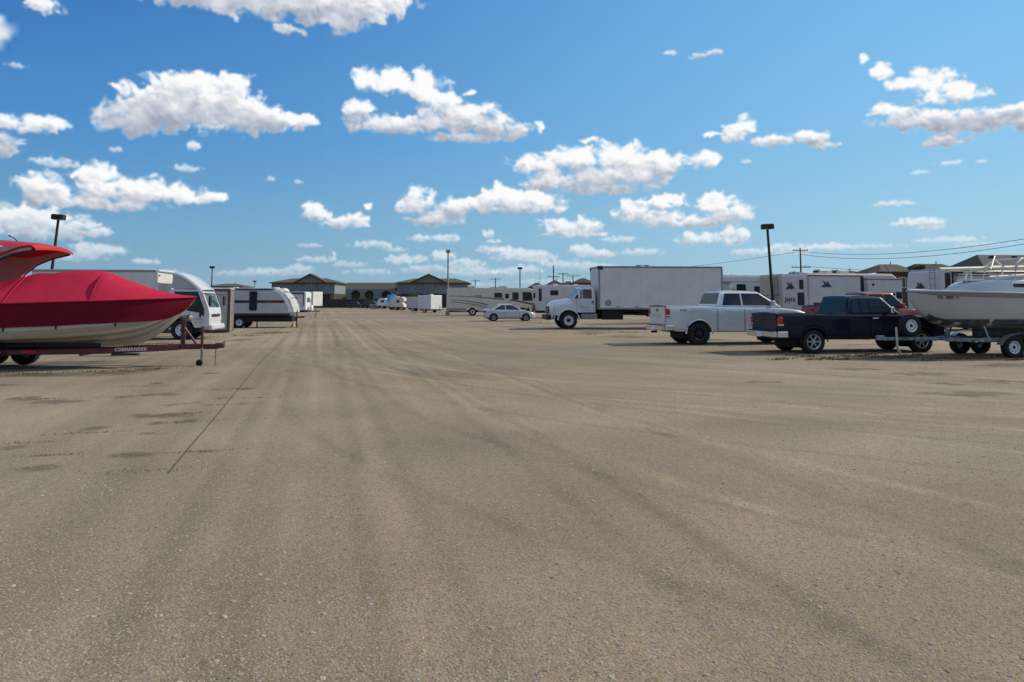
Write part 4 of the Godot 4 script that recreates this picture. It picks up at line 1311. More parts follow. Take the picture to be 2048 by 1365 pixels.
# ---------------------------------------------------------------- boats and the row on the shaded side of the lane
func lerp_rows(tab: Array, x: float) -> Array:       # tab rows: x, then numbers
	if x <= tab[0][0]: return tab[0]
	for i in tab.size() - 1:
		if x <= tab[i + 1][0]:
			var t: float = (x - tab[i][0]) / (tab[i + 1][0] - tab[i][0])
			var o := []
			for k in tab[i].size(): o.append(lerpf(tab[i][k], tab[i + 1][k], t))
			return o
	return tab[-1]
func row_of_boats() -> void:
	ski_boat()
	cabover()
	container()
func ski_boat() -> void:
	var bow_x := 6.75
	var q := near_at(392, 18.6, 7.0, bow_x, 0.0)
	var o := thing("ski_boat", "ski boat under a faded red fitted cover with a red and white tower canopy", "boat", q[0], q[1])
	# x, keel y, chine z, chine y, sheer z, sheer y, ridge y, skirt bottom y
	var H := [[0.0, 0.56, 1.02, 0.74, 1.16, 1.50, 1.88, 0.92], [2.0, 0.52, 1.06, 0.74, 1.2, 1.53, 1.98, 0.96], [3.1, 0.50, 1.06, 0.76, 1.2, 1.55, 2.26, 1.0], [4.0, 0.48, 1.0, 0.80, 1.16, 1.58, 2.33, 1.03], [4.5, 0.48, 0.92, 0.84, 1.1, 1.60, 2.35, 1.06], [4.95, 0.48, 0.82, 0.88, 1.0, 1.61, 2.18, 1.08],
		[5.4, 0.52, 0.68, 0.94, 0.86, 1.63, 2.0, 1.1], [5.8, 0.68, 0.5, 1.04, 0.68, 1.65, 1.86, 1.12], [6.15, 0.96, 0.34, 1.2, 0.5, 1.66, 1.78, 1.14], [6.45, 1.28, 0.18, 1.4, 0.3, 1.68, 1.735, 1.29], [6.65, 1.5, 0.07, 1.55, 0.13, 1.69, 1.715, 1.5], [6.75, 1.64, 0.01, 1.66, 0.03, 1.70, 1.705, 1.645]]
	var hull_at := func(x: float, t: float, s: float, out: float) -> Vector3:     # t: 0 keel, 0.45 chine, 1 sheer
		var r := lerp_rows(H, x)
		var z: float
		var y: float
		if t < 0.45:
			var u := t / 0.45
			z = r[2] * u; y = lerpf(r[1], r[3], pow(u, 1.25))
		else:
			var u := (t - 0.45) / 0.55
			z = lerpf(r[2], r[4], pow(u, 0.7)); y = lerpf(r[3], r[5], u)
		return Vector3(x, y, s * (z + out * minf(1.0, z * 8.0)))
	var xs := stations(0.0, 6.75, 0.25, [4.5, 6.65, 6.6, 6.7])
	var st := nb()
	for s in [-1.0, 1.0]:
		var rows := []
		for x in xs:
			var row := []
			for k in 15: row.append(hull_at.call(x, k / 14.0, s, 0.0))
			rows.append(row)
		grid(st, rows, 1, s > 0)
	var tr := []
	for k in 8: tr.append(hull_at.call(0.0, k / 7.0, 1.0, 0.0))
	for k in 7: tr.append(hull_at.call(0.0, 1.0 - k / 7.0, -1.0, 0.0))
	face(st, tr, Vector3(3, 1, 0))
	var hull := part(o, "hull", st, M.gelcoat)
	for b in [[0.47, 0.56], [0.2, 0.28], [0.34, 0.4]]:        # tan bands and spray rails
		for s in [-1.0, 1.0]:
			st = nb()
			var rows := []
			for x in stations(0.0, 6.3, 0.25, []):
				var row := []
				for k in 4: row.append(hull_at.call(x, lerpf(b[0], b[1], k / 3.0), s, 0.008 if k in [1, 2] else 0.003))
				rows.append(row)
			grid(st, rows, 1, s > 0)
			part(hull, "band", st, M.gelcoat_tan)
	# cover: side skirt hugging the hull and the top stretched over windscreen and ridge
	st = nb()
	var wr := fbm(61, 2.2, 3)
	for s in [-1.0, 1.0]:
		var rows := []
		for x in xs:
			var r := lerp_rows(H, x)
			var row := []
			for k in 9:
				var y := lerpf(r[7], r[5], k / 8.0)
				var t: float = clampf(0.45 + 0.55 * (y - r[3]) / maxf(r[5] - r[3], 0.001), 0.0, 1.0) if y > r[3] else 0.45 * pow(clampf((y - r[1]) / maxf(r[3] - r[1], 0.001), 0.0, 1.0), 0.8)
				row.append(hull_at.call(x, t, s, 0.03 + 0.012 * wr.get_noise_2d(x * 1.2 + s, y * 2.0) + (0.012 if k == 0 else 0.0)))
			rows.append(row)
		grid(st, rows, 3, s > 0)
	var cover := part(o, "cover_skirt", st, M.cover_dark_red)  # skirt coloured a darker red than the cover top
	st = nb()
	for seg in [[0.0, 4.6, 1], [4.6, 6.75, 2]]:
		var rows := []
		for x in stations(seg[0], seg[1], 0.12, []):
			var r := lerp_rows(H, x)
			var row := []
			for k in 21:
				var s := -1.0 + k / 10.0
				var a := absf(s)
				var prof: float = 1.0 - pow(a, 2.6) if x > 4.6 else (1.0 - pow(clampf((a - 0.12) / 0.88, 0, 1), 1.25))
				var y := lerpf(r[5], r[6], prof) + 0.012
				var fold := 0.0
				if x < 3.2: fold = 0.05 * sin(x * 16.0 + 5.0 * a + 1.5 * wr.get_noise_2d(x, s * 3.0)) * smoothstep(3.2, 2.2, x) * smoothstep(0.05, 0.5, a) * smoothstep(1.0, 0.8, a)
				fold += 0.03 * wr.get_noise_2d(x * 1.3, s * 2.0) * (1.0 - a)
				row.append(Vector3(x, y + fold, s * (r[4] + 0.035)))
			rows.append(row)
		grid(st, rows, 3 + seg[2], true)
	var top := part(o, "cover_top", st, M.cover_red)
	for b in [[2.9, 0.012], [4.72, 0.012]]:         # sewn seams across the cover
		st = nb()
		var path := []
		var r := lerp_rows(H, b[0])
		for k in 17:
			var s := -1.0 + k / 8.0
			var a := absf(s)
			var prof: float = 1.0 - pow(a, 2.6) if b[0] > 4.6 else (1.0 - pow(clampf((a - 0.12) / 0.88, 0, 1), 1.25))
			path.append(Vector3(b[0], lerpf(r[5], r[6], prof) + 0.016, s * (r[4] + 0.037)))
		tube(st, path, b[1], 5)
		part(top, "seam", st, M.cover_red)
	for s in [-1.0, 1.0]:
		st = nb()
		var path := []
		for x in xs:
			var r := lerp_rows(H, x)
			path.append(Vector3(x, r[5] + 0.004, s * (r[4] + 0.04)))
		tube(st, path, 0.018, 6)
		part(cover, "hem", st, M.cover_red)
	for x in [0.9, 1.8, 2.9, 4.0, 5.2]:
		for s in [-1.0, 1.0]:
			st = nb()
			var r := lerp_rows(H, x)
			box(st, Vector3(x, r[7] - 0.03, s * (lerpf(r[2], r[4], clampf((r[7] - r[3]) / (r[5] - r[3]), 0, 1)) + 0.03)), Vector3(0.035, 0.09, 0.02))
			part(cover, "strap", st, M.black_plastic)
	# tower and canopy
	var C := [[3.46, 2.84], [3.36, 2.92], [3.1, 2.97], [2.73, 3.0], [2.0, 3.05], [1.2, 3.04], [0.4, 2.98]]
	var can_at := func(x: float, w: float, off: float) -> Vector3:       # the cloth: crowned, its sides curving down aft of the tip
		var y := 0.0
		for n in C.size() - 1:
			if x <= C[n][0] and x >= C[n + 1][0]: y = lerpf(C[n][1], C[n + 1][1], (C[n][0] - x) / (C[n][0] - C[n + 1][0]))
		var drop := 0.42 * smoothstep(3.46, 2.3, x)
		return Vector3(x - 0.05 * w * w, y + 0.05 - 0.05 * w * w - drop * pow(absf(w), 4.0) + off, w * (0.96 + off))
	st = nb()
	var up := []
	var dn := []
	for x in [3.46, 3.41, 3.36, 3.25, 3.1, 2.9, 2.73, 2.5, 2.3, 2.0, 1.6, 1.2, 0.8, 0.4]:
		var a := []
		var b := []
		for k in 25:
			var w := -1.0 + k / 12.0
			a.append(can_at.call(x, w, 0.0)); b.append(can_at.call(x, w, 0.0) - Vector3(0, 0.05, signf(w) * 0.02))
		up.append(a); dn.append(b)
	grid(st, up, 1, true); grid(st, dn, 2, false)
	for e in [0, 24]:
		for n in up.size() - 1: quad(st, up[n][e], up[n + 1][e], dn[n + 1][e], dn[n][e])
	for k in 24: quad(st, up[0][k], up[0][k + 1], dn[0][k + 1], dn[0][k])
	var can := part(o, "canopy", st, M.canvas_red)
	for s in [-1.0, 1.0]:
		st = nb()
		var rows := []
		for k in 13:
			var t := k / 12.0
			var x := lerpf(2.62, 1.3, t)
			var w := lerpf(0.80, 0.96, pow(t, 0.6))
			var hw := lerpf(0.035, 0.045, t)
			rows.append([can_at.call(x, s * (w - hw), 0.006), can_at.call(x, s * w, 0.006), can_at.call(x, s * minf(1.0, w + hw), 0.006)])
		grid(st, rows, 1, s < 0)
		part(can, "white_stripe", st, M.canvas_white)
		st = nb()
		var A := [[3.3, 2.86], [2.9, 2.88], [2.55, 2.86], [2.28, 2.83], [2.05, 2.80], [1.8, 2.7], [1.5, 2.6]]
		var B := [[3.32, 2.80], [2.92, 2.70], [2.57, 2.54], [2.3, 2.31], [2.1, 2.03], [1.98, 1.75], [1.92, 1.5]]
		var near := []
		var back := []
		for k in 7:
			near.append([Vector3(A[k][0], A[k][1], s * 0.93), Vector3(B[k][0], B[k][1], s * 0.93)])
			back.append([Vector3(A[k][0], A[k][1], s * 0.85), Vector3(B[k][0], B[k][1], s * 0.85)])
		grid(st, near, 1, s < 0); grid(st, back, 2, s > 0)
		for k in 6:
			quad(st, near[k][1], near[k + 1][1], back[k + 1][1], back[k][1]); quad(st, near[k][0], near[k + 1][0], back[k + 1][0], back[k][0])
		part(o, "tower_arch", st, M.canvas_pink)
		st = nb()
		tube(st, [Vector3(3.35, 2.8, s * 0.9), Vector3(2.9, 2.69, s * 0.93), Vector3(2.55, 2.53, s * 0.94), Vector3(2.28, 2.3, s * 0.94), Vector3(2.06, 2.0, s * 0.94)], 0.03, 6)
		part(o, "canopy_frame", st, M.black_plastic)
	st = nb()
	tube(st, [Vector3(2.72, 3.0, 0.3), Vector3(2.6, 3.12, 0.3), Vector3(2.5, 3.17, 0.3)], 0.012, 6)
	lathe(st, [Vector2(0.0, 0.0), Vector2(0.035, 0.02), Vector2(0.0, 0.05)], 8, Transform3D(Basis(), Vector3(2.49, 3.15, 0.3)))
	part(o, "antenna", st, M.black_plastic)
	# trailer
	var t := thing("boat_trailer", "maroon steel boat trailer with a winch post under the red covered ski boat", "trailer", q[0], q[1])
	st = nb()
	for s in [-1.0, 1.0]:
		var a := Vector3(0.2, 0.40, s * 0.88)
		var b := Vector3(4.9, 0.42, s * 0.62)
		var c := Vector3(6.4, 0.46, s * 0.07)
		for e in [[a, b], [b, c]]:
			var d: Vector3 = e[1] - e[0]
			bbox(st, (e[0] + e[1]) * 0.5, Vector3(d.length() + 0.06, 0.13, 0.075), 0.012, Basis(Quaternion(Vector3.RIGHT, d.normalized())))
	bbox(st, Vector3(6.75, 0.475, 0), Vector3(1.2, 0.13, 0.1), 0.012)
	for x in [1.6, 2.6, 4.4]: bbox(st, Vector3(x, 0.36, 0), Vector3(0.1, 0.09, 1.75 if x < 4 else 1.3), 0.01)
	var fr := part(t, "frame", st, M.maroon_steel)
	st = nb()
	bbox(st, Vector3(7.38, 0.5, 0), Vector3(0.24, 0.13, 0.14), 0.03)
	tube(st, [Vector3(7.45, 0.5, 0), Vector3(7.5, 0.6, 0)], 0.02, 6)
	part(t, "coupler", st, M.maroon_steel)
	st = nb()
	bbox(st, Vector3(6.5, 0.83, 0), Vector3(0.1, 0.62, 0.09), 0.012)
	tube(st, [Vector3(6.52, 0.95, 0), Vector3(6.85, 0.5, 0)], 0.03, 6)
	var wp_ := part(t, "winch_post", st, M.maroon_steel)
	st = nb()
	bbox(st, Vector3(6.58, 1.18, 0), Vector3(0.26, 0.16, 0.2), 0.05)
	tube(st, [Vector3(6.58, 1.2, 0.1), Vector3(6.72, 1.3, 0.16)], 0.015, 6)
	part(wp_, "winch", st, M.galvanised)
	st = nb()
	bbox(st, Vector3(6.46, 1.18, 0), Vector3(0.08, 0.1, 0.3), 0.03)
	part(wp_, "bow_stop", st, M.rubber)
	st = nb()
	tube(st, [Vector3(6.98, 0.46, 0.09), Vector3(6.98, 0.98, 0.09)], 0.035, 8)
	part(t, "jack_tube", st, M.maroon_steel)
	st = nb()
	tube(st, [Vector3(6.98, 0.04, 0.09), Vector3(6.98, 0.5, 0.09)], 0.03, 8)
	var jk := part(t, "jack_leg", st, M.galvanised)
	st = nb()
	lathe(st, [Vector2(0.0, -0.03), Vector2(0.075, -0.03), Vector2(0.085, 0.0), Vector2(0.075, 0.03), Vector2(0.0, 0.03)], 14, Transform3D(Basis(Vector3.RIGHT, PI / 2), Vector3(6.93, 0.08, 0.09)))
	part(jk, "castor", st, M.rubber)
	st = nb()
	tube(st, [Vector3(7.3, 0.44, 0.05), Vector3(7.31, 0.2, 0.05), Vector3(7.29, 0.02, 0.05), Vector3(7.26, 0.012, 0.1)], 0.014, 6)
	tube(st, [Vector3(7.3, 0.44, 0.05), Vector3(7.29, 0.2, 0.03), Vector3(7.31, 0.03, 0.0)], 0.011, 6)
	part(t, "safety_chain", st, M.galvanised)
	text(fr, "lettering", "COMMANDER", 0.105, M.light_grey_panel, Transform3D(Basis(Vector3.UP, 0.352), Vector3(5.45, 0.445, 0.475)), "Droid Sans", true)
	st = nb()
	bbox(st, Vector3(5.35, 0.335, 0.52), Vector3(0.62, 0.05, 0.16), 0.02)
	part(t, "step_plate", st, M.black_plastic)
	st = nb()
	bbox(st, Vector3(3.3, 0.42, 0.765), Vector3(0.32, 0.07, 0.02), 0.006)
	part(t, "side_reflector", st, M.tail_light)
	for s in [-1.0, 1.0]:
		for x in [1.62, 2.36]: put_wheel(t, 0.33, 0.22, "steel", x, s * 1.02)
		st = nb()
		var rows := []
		for k in 13:
			var a := PI * (0.06 + 0.88 * k / 12.0)
			var c := Vector3(1.99 + cos(a) * 0.78, 0.33 + sin(a) * 0.42, 0)
			rows.append([c + Vector3(0, 0, s * 0.88), c + Vector3(0, 0.01, s * 1.0), c + Vector3(0, 0, s * 1.16)])
		grid(st, rows, 1, s < 0)
		part(t, "fender", st, M.canvas_white)
		st = nb()
		bbox(st, Vector3(2.6, 0.56, s * 0.6), Vector3(4.4, 0.1, 0.12), 0.02)
		part(t, "bunk", st, M.chassis)

func cabover() -> void:
	var q := near_at(420, 30.9, 8.0, 6.9, 1.05)
	var o := thing("box_truck", "white cab-over box truck with a roof fairing behind the red covered boat", "truck", q[0], q[1])
	var st := nb()
	bbox(st, Vector3(2.42, 1.92, 0), Vector3(4.85, 1.92, 2.1), 0.02)
	var cb := part(o, "cargo_box", st, M.box_panel)
	st = nb()
	for s in [-1.0, 1.0]:
		bbox(st, Vector3(2.42, 2.85, s * 1.04), Vector3(4.88, 0.09, 0.06), 0.01)
		bbox(st, Vector3(2.42, 0.99, s * 1.04), Vector3(4.88, 0.09, 0.06), 0.01)
	part(cb, "rail", st, M.stripe_grey)
	st = nb()
	for s in [-1.0, 1.0]: bbox(st, Vector3(4.8, 1.92, s * 1.03), Vector3(0.12, 1.94, 0.1), 0.02)
	bbox(st, Vector3(4.87, 2.86, 0), Vector3(0.1, 0.12, 2.1), 0.04)
	part(cb, "front_post", st, M.white_paint)
	st = nb()
	bbox(st, Vector3(4.9, 2.66, 1.0), Vector3(0.06, 0.08, 0.06), 0.02)
	part(cb, "marker_light", st, M.tail_light)
	st = nb()
	var cabp := [[5.25, 0.75], [5.28, 2.02], [5.4, 2.1], [6.5, 2.08], [6.62, 2.0], [6.88, 1.3], [6.92, 1.1], [6.93, 0.55], [6.4, 0.5]]
	var arc := []
	for k in 13:
		var a := PI * k / 12.0
		arc.append([5.82 + cos(a) * 0.5, 0.42 + sin(a) * 0.5])
	extrude(st, pv(cabp + [[6.34, 0.5]] + arc.slice(1, 12) + [[5.31, 0.6]]), -0.98, 0.98, 0.07)
	var cab := part(o, "cab", st, M.white_paint)
	for s in [-1.0, 1.0]:
		st = nb()
		panel(st, pv([[5.5, 1.33], [5.5, 2.0], [6.42, 2.0], [6.7, 1.28], [6.7, 0.95], [6.52, 1.12]]), func(x, y): return Vector3(x, y, s * 0.98), Vector3(0, 0, s), 0.006)
		part(o, "window_surround", st, M.black_plastic)
		st = nb()
		panel(st, pv([[5.6, 1.42], [5.6, 1.93], [6.36, 1.93], [6.46, 1.6], [6.42, 1.42]]), func(x, y): return Vector3(x, y, s * 0.982), Vector3(0, 0, s), 0.010)
		part(o, "side_window", st, M.teal_glass)
		st = nb()
		bbox(st, Vector3(6.98, 1.62, s * 1.18), Vector3(0.1, 0.42, 0.18), 0.03)
		tube(st, [Vector3(6.6, 1.95, s * 0.95), Vector3(6.95, 1.85, s * 1.15)], 0.015, 6)
		part(o, "mirror", st, M.black_plastic)
		st = nb()
		bbox(st, Vector3(6.55, 1.02, s * 0.985), Vector3(0.08, 0.16, 0.03), 0.01)
		part(o, "door_handle", st, M.black_plastic)
		marks(o, 0.45, 0.07, M.stripe_grey, Transform3D(Basis(Vector3.UP, PI if s < 0 else 0.0), Vector3(6.5, 0.85, s * 0.985)), 8)
		marks(o, 0.32, 0.06, M.stripe_grey, Transform3D(Basis(Vector3.UP, PI if s < 0 else 0.0), Vector3(6.5, 0.72, s * 0.985)), 9)
		st = nb()
		bbox(st, Vector3(6.9, 0.85, s * 0.72), Vector3(0.12, 0.2, 0.36), 0.04)
		part(o, "headlight", st, M.lamp_clear)
		put_wheel(o, 0.41, 0.24, "steel", 5.82, s * 0.86)
		put_wheel(o, 0.41, 0.24, "steel", 1.6, s * 0.86)
		st = nb()      # fairing side: white rim with a grey recess
		extrude(st, pv([[5.36, 2.14], [6.34, 2.12], [6.0, 2.46], [5.66, 2.68], [5.4, 2.74]]), s * 0.9 - 0.03, s * 0.9 + 0.03, 0.01)
		part(o, "fairing_side", st, M.grey_panel)
	st = nb()
	var rows := []
	for k in 13:
		var t := k / 12.0
		var c := Vector3(lerpf(6.6, 5.42, t), 2.06 + 0.72 * pow(sin(t * PI * 0.5), 1.05), 0)
		rows.append([c + Vector3(-0.06, -0.1, 0.96), c + Vector3(0, 0, 0.96), c + Vector3(0.05, 0.02, 0.85), c + Vector3(0.08, 0.03, 0), c + Vector3(0.05, 0.02, -0.85), c + Vector3(0, 0, -0.96), c + Vector3(-0.06, -0.1, -0.96)])
	grid(st, rows, 1, false)
	part(o, "roof_fairing", st, M.white_paint)
	st = nb()
	panel(st, rrect(-0.9, 0.06, 0.9, 0.94, 0.08), func(u, t): return Vector3(lerpf(6.88, 6.62, t), lerpf(1.3, 2.0, t), u * 0.94), Vector3(0.937, 0.348, 0), 0.012)
	part(o, "windshield", st, M.teal_glass)
	st = nb()
	bbox(st, Vector3(6.98, 0.52, 0), Vector3(0.22, 0.24, 2.0), 0.06)
	part(o, "front_bumper", st, M.white_paint)
	st = nb()
	bbox(st, Vector3(6.935, 1.0, 0), Vector3(0.04, 0.12, 1.3), 0.015)
	part(o, "grille", st, M.black_plastic)
	st = nb()
	box(st, Vector3(3.4, 0.72, 0), Vector3(6.6, 0.24, 0.8))
	box(st, Vector3(3.5, 0.62, 0.0), Vector3(2.5, 0.6, 1.9))
	box(st, Vector3(1.6, 0.72, 0.0), Vector3(1.2, 0.4, 1.3))
	box(st, Vector3(5.05, 0.95, 0.5), Vector3(0.3, 0.9, 0.8))
	box(st, Vector3(5.82, 0.6, 0), Vector3(0.95, 0.6, 1.3))
	for x in [1.6, 5.82]: tube(st, [Vector3(x, 0.41, -0.8), Vector3(x, 0.41, 0.8)], 0.09, 8)
	part(o, "chassis", st, M.chassis)

func container() -> void:
	var L := 6.0
	var W := 2.35
	var q := near_at(463, 38.4, 16.0, L, W * 0.5)
	var o := thing("shipping_container", "weathered grey corrugated storage container with a rusty corner post", "container", q[0], q[1])
	var st := nb()
	for s in [-1.0, 1.0]:
		var rows := []
		var x := 0.12
		var k := 0
		while x < L - 0.12:
			var d: float = [0.0, 0.0, 0.036, 0.036][k % 4]
			rows.append([Vector3(x, 0.16, s * (W * 0.5 - 0.045 + d)), Vector3(x, 2.18, s * (W * 0.5 - 0.045 + d))])
			x += [0.07, 0.07, 0.07, 0.07][k % 4]; k += 1
		flat(st)
		for i in rows.size() - 1: quad(st, rows[i][0], rows[i + 1][0], rows[i + 1][1], rows[i][1])
	box(st, Vector3(0.05, 1.17, 0), Vector3(0.04, 2.05, W - 0.1))
	box(st, Vector3(L * 0.5, 0.12, 0), Vector3(L - 0.1, 0.1, W - 0.1))
	part(o, "corrugated_wall", st, M.container_steel)
	st = nb()
	bbox(st, Vector3(L * 0.5, 2.25, 0), Vector3(L, 0.05, W), 0.01)
	part(o, "roof", st, M.container_cap)
	st = nb()
	for s in [-1.0, 1.0]:
		for y in [0.09, 2.18]: bbox(st, Vector3(L * 0.5, y, s * (W * 0.5 - 0.04)), Vector3(L - 0.2, 0.12, 0.07), 0.01)
	part(o, "side_rail", st, M.rusty_steel)
	for s in [-1.0, 1.0]:
		for x in [0.06, L - 0.06]:
			st = nb()
			bbox(st, Vector3(x, 1.12, s * (W * 0.5 - 0.06)), Vector3(0.12, 2.2, 0.12), 0.015)
			part(o, "corner_post", st, M.rusty_steel)
	for s in [-1.0, 1.0]:
		st = nb()
		bbox(st, Vector3(L - 0.06, 1.12, s * 0.53), Vector3(0.06, 2.1, 1.02), 0.012)
		var d := part(o, "door", st, M.container_cap)
		for z in [0.25, 0.75]:
			st = nb()
			tube(st, [Vector3(L + 0.0, 0.1, s * z), Vector3(L + 0.0, 2.15, s * z)], 0.02, 6)
			part(d, "lock_bar", st, M.galvanised)

# ---------------------------------------------------------------- sailboat on its trailer
func sailboat() -> void:
	var q := near_at(1813, 21.6, 9.0, 0.0, 0.0)     # local x runs aft from the stem
	var o := thing("sailboat", "grey white sailboat with a lowered mast standing on a galvanised trailer", "sailboat", q[0], q[1])
	# x, keel y, bilge z, bilge y, sheer z, sheer y
	var H := [[0.0, 1.78, 0.0, 1.8, 0.02, 1.90], [0.15, 1.52, 0.05, 1.58, 0.12, 1.90], [0.4, 1.2, 0.14, 1.3, 0.3, 1.89], [0.75, 0.99, 0.28, 1.12, 0.5, 1.88], [1.2, 0.86, 0.48, 1.02, 0.72, 1.87], [2.0, 0.80, 0.75, 0.98, 0.98, 1.85], [3.2, 0.78, 0.98, 0.97, 1.16, 1.82], [5.0, 0.78, 1.05, 0.98, 1.2, 1.79], [6.6, 0.85, 0.9, 1.05, 1.08, 1.79]]
	var at := func(x: float, t: float, s: float, out: float) -> Vector3:
		var r := lerp_rows(H, x)
		var z: float
		var y: float
		if t < 0.4:
			var u := t / 0.4
			z = r[2] * sin(u * PI * 0.5); y = lerpf(r[1], r[3], 1.0 - cos(u * PI * 0.5))
		else:
			var u := (t - 0.4) / 0.6
			z = lerpf(r[2], r[4], pow(u, 0.6)); y = lerpf(r[3], r[5], u)
		return Vector3(x, y, s * (z + out))
	var xs := stations(0.0, 6.6, 0.2, [0.05, 0.1, 0.3])
	var st := nb()
	for s in [-1.0, 1.0]:
		var rows := []
		for x in xs:
			var row := []
			for k in 16: row.append(at.call(x, k / 15.0, s, 0.0))
			rows.append(row)
		grid(st, rows, 1, s > 0)
	var tr := []
	for k in 8: tr.append(at.call(6.6, k / 7.0, 1.0, 0.0))
	for k in 7: tr.append(at.call(6.6, 1.0 - k / 7.0, -1.0, 0.0))
	face(st, tr, Vector3(3, 1, 0))
	var hull := part(o, "hull", st, M.hull_grey)
	for s in [-1.0, 1.0]:
		st = nb()
		var rows := []
		for x in stations(0.5, 6.6, 0.2, []):
			var r := lerp_rows(H, x)
			var row := []
			for k in 7:
				var tt := lerpf(0.0, 0.4 + 0.6 * clampf((1.09 - r[3]) / (r[5] - r[3]), 0.0, 1.0), k / 6.0)
				row.append(at.call(x, tt, s, 0.006))
			rows.append(row)
		grid(st, rows, 1, s > 0)
		part(hull, "bottom_paint", st, M.hull_dark)
		st = nb()
		rows = []
		for x in xs:
			rows.append([at.call(x, 0.90, s, 0.005), at.call(x, 0.93, s, 0.012), at.call(x, 0.97, s, 0.012), at.call(x, 1.0, s, 0.006)])
		grid(st, rows, 1, s > 0)
		part(hull, "sheer_stripe", st, M.trim_maroon if false else M.stripe_grey)
		st = nb()
		var path := []
		for x in xs: path.append(at.call(x, 1.0, s, 0.01))
		tube(st, path, 0.03, 6)
		part(hull, "rub_rail", st, M.light_grey_panel)
	text(hull, "lettering", "TX  MX  L", 0.13, M.stripe_dark, Transform3D(Basis(Vector3.UP, -0.47), Vector3(0.86, 1.71, 0.565)), "Droid Sans", true)
	st = nb()
	var deck := []
	for x in xs:
		var r := lerp_rows(H, x)
		var row := []
		for k in 7:
			var s := -1.0 + k / 3.0
			row.append(Vector3(x, r[5] + 0.06 * (1.0 - s * s), s * r[4]))
		deck.append(row)
	grid(st, deck, 1, true)
	part(o, "deck", st, M.light_grey_panel)
	st = nb()
	var ctop := [[1.35, 1.9], [1.55, 2.06], [1.9, 2.16], [2.6, 2.22], [4.6, 2.26], [4.75, 2.24]]
	shell(st, stations(1.35, 4.75, 0.2, [1.45, 1.55]), func(_x): return 1.84, func(x): return poly_y(ctop, x), func(x: float, _y: float, u: float) -> float: return lerpf(0.3, 0.78, smoothstep(1.3, 2.6, x)) - 0.08 * u - 0.05 * pow(clampf((u - 0.86) / 0.14, 0, 1), 2.0))
	var cabin := part(o, "cabin", st, M.deck_blue)
	for s in [-1.0, 1.0]:
		st = nb()
		extrude(st, rrect(2.75, 1.98, 3.45, 2.13, 0.06), s * 0.735 - 0.02, s * 0.735 + 0.025, 0.004)
		var w := part(cabin, "window", st, M.white_steel)
		st = nb()
		extrude(st, rrect(2.79, 2.0, 3.41, 2.11, 0.05), s * 0.735 - 0.01, s * 0.735 + 0.032)
		part(w, "pane", st, M.tinted_glass)
	st = nb()
	bbox(st, Vector3(2.1, 2.22, 0), Vector3(0.55, 0.06, 0.5), 0.02)
	bbox(st, Vector3(3.7, 2.27, 0), Vector3(1.0, 0.06, 0.7), 0.02)
	part(cabin, "hatch", st, M.white_steel)
	# mast, boom and rigging laid along the deck on crutches
	st = nb()
	tube(st, [Vector3(1.0, 2.52, 0.1), Vector3(7.6, 2.72, 0.1)], 0.07, 8)
	var mast := part(o, "mast", st, M.spar)
	st = nb()
	tube(st, [Vector3(1.75, 2.4, 0.12), Vector3(2.1, 2.52, 0.3), Vector3(2.35, 2.62, 0.5)], 0.04, 6, 0.02)
	tube(st, [Vector3(3.2, 2.55, 0.2), Vector3(4.2, 2.95, 0.45)], 0.02, 6)
	tube(st, [Vector3(2.6, 2.55, 0.2), Vector3(3.4, 2.98, -0.5)], 0.02, 6)
	part(mast, "spreader", st, M.spar)
	st = nb()
	tube(st, [Vector3(2.4, 2.3, 0.35), Vector3(6.6, 2.5, 0.35)], 0.045, 8)
	part(o, "boom", st, M.spar)
	for k in 3:
		st = nb()
		var path := []
		for i in 9: path.append(Vector3(1.2 + i * 0.65, 2.50 + 0.025 * i - 0.06 * sin(i * PI / 8.0) * (k + 1), 0.02 + 0.12 * k))
		tube(st, path, 0.008, 5)
		part(mast, "rigging", st, M.galvanised)
	st = nb()
	for s in [-1.0, 1.0]: tube(st, [Vector3(1.95, 1.85, s * 0.25), Vector3(2.05, 2.48, s * 0.06)], 0.03, 6)
	part(o, "mast_crutch", st, M.white_steel)
	st = nb()
	for s in [-1.0, 1.0]:
		tube(st, [Vector3(3.0, 2.2, s * 0.6), Vector3(3.15, 2.7, s * 0.55), Vector3(3.4, 2.86, s * 0.5), Vector3(3.65, 2.7, s * 0.55), Vector3(3.75, 2.2, s * 0.6)], 0.025, 6)
	tube(st, [Vector3(3.4, 2.86, -0.5), Vector3(3.4, 2.86, 0.5)], 0.025, 6)
	part(o, "hoop", st, M.white_steel)
	# trailer
	var t := thing("boat_trailer", "galvanised tandem trailer with a white rimmed spare wheel under the sailboat", "trailer", q[0], q[1])
	st = nb()
	for s in [-1.0, 1.0]:
		for e in [[Vector3(1.0, 0.50, s * 0.25), Vector3(1.7, 0.50, s * 0.75)], [Vector3(1.7, 0.50, s * 0.75), Vector3(6.6, 0.48, s * 0.85)]]:
			var d: Vector3 = e[1] - e[0]
			bbox(st, (e[0] + e[1]) * 0.5, Vector3(d.length() + 0.05, 0.11, 0.07), 0.01, Basis(Quaternion(Vector3.RIGHT, d.normalized())))
	bbox(st, Vector3(0.4, 0.52, 0), Vector3(2.5, 0.09, 0.09), 0.01)
	for x in [1.5, 3.0, 4.6]: bbox(st, Vector3(x, 0.47, 0), Vector3(0.08, 0.08, 1.6), 0.01)
	part(t, "frame", st, M.galvanised)
	st = nb()
	bbox(st, Vector3(-0.93, 0.55, 0), Vector3(0.24, 0.14, 0.12), 0.02)
	part(t, "coupler", st, M.galvanised)
	st = nb()
	tube(st, [Vector3(-0.46, 0.86, 0.08), Vector3(-0.46, 0.3, 0.08), Vector3(-0.36, 0.06, 0.08)], 0.035, 8)
	var jk := part(t, "jack", st, M.spar)
	st = nb()
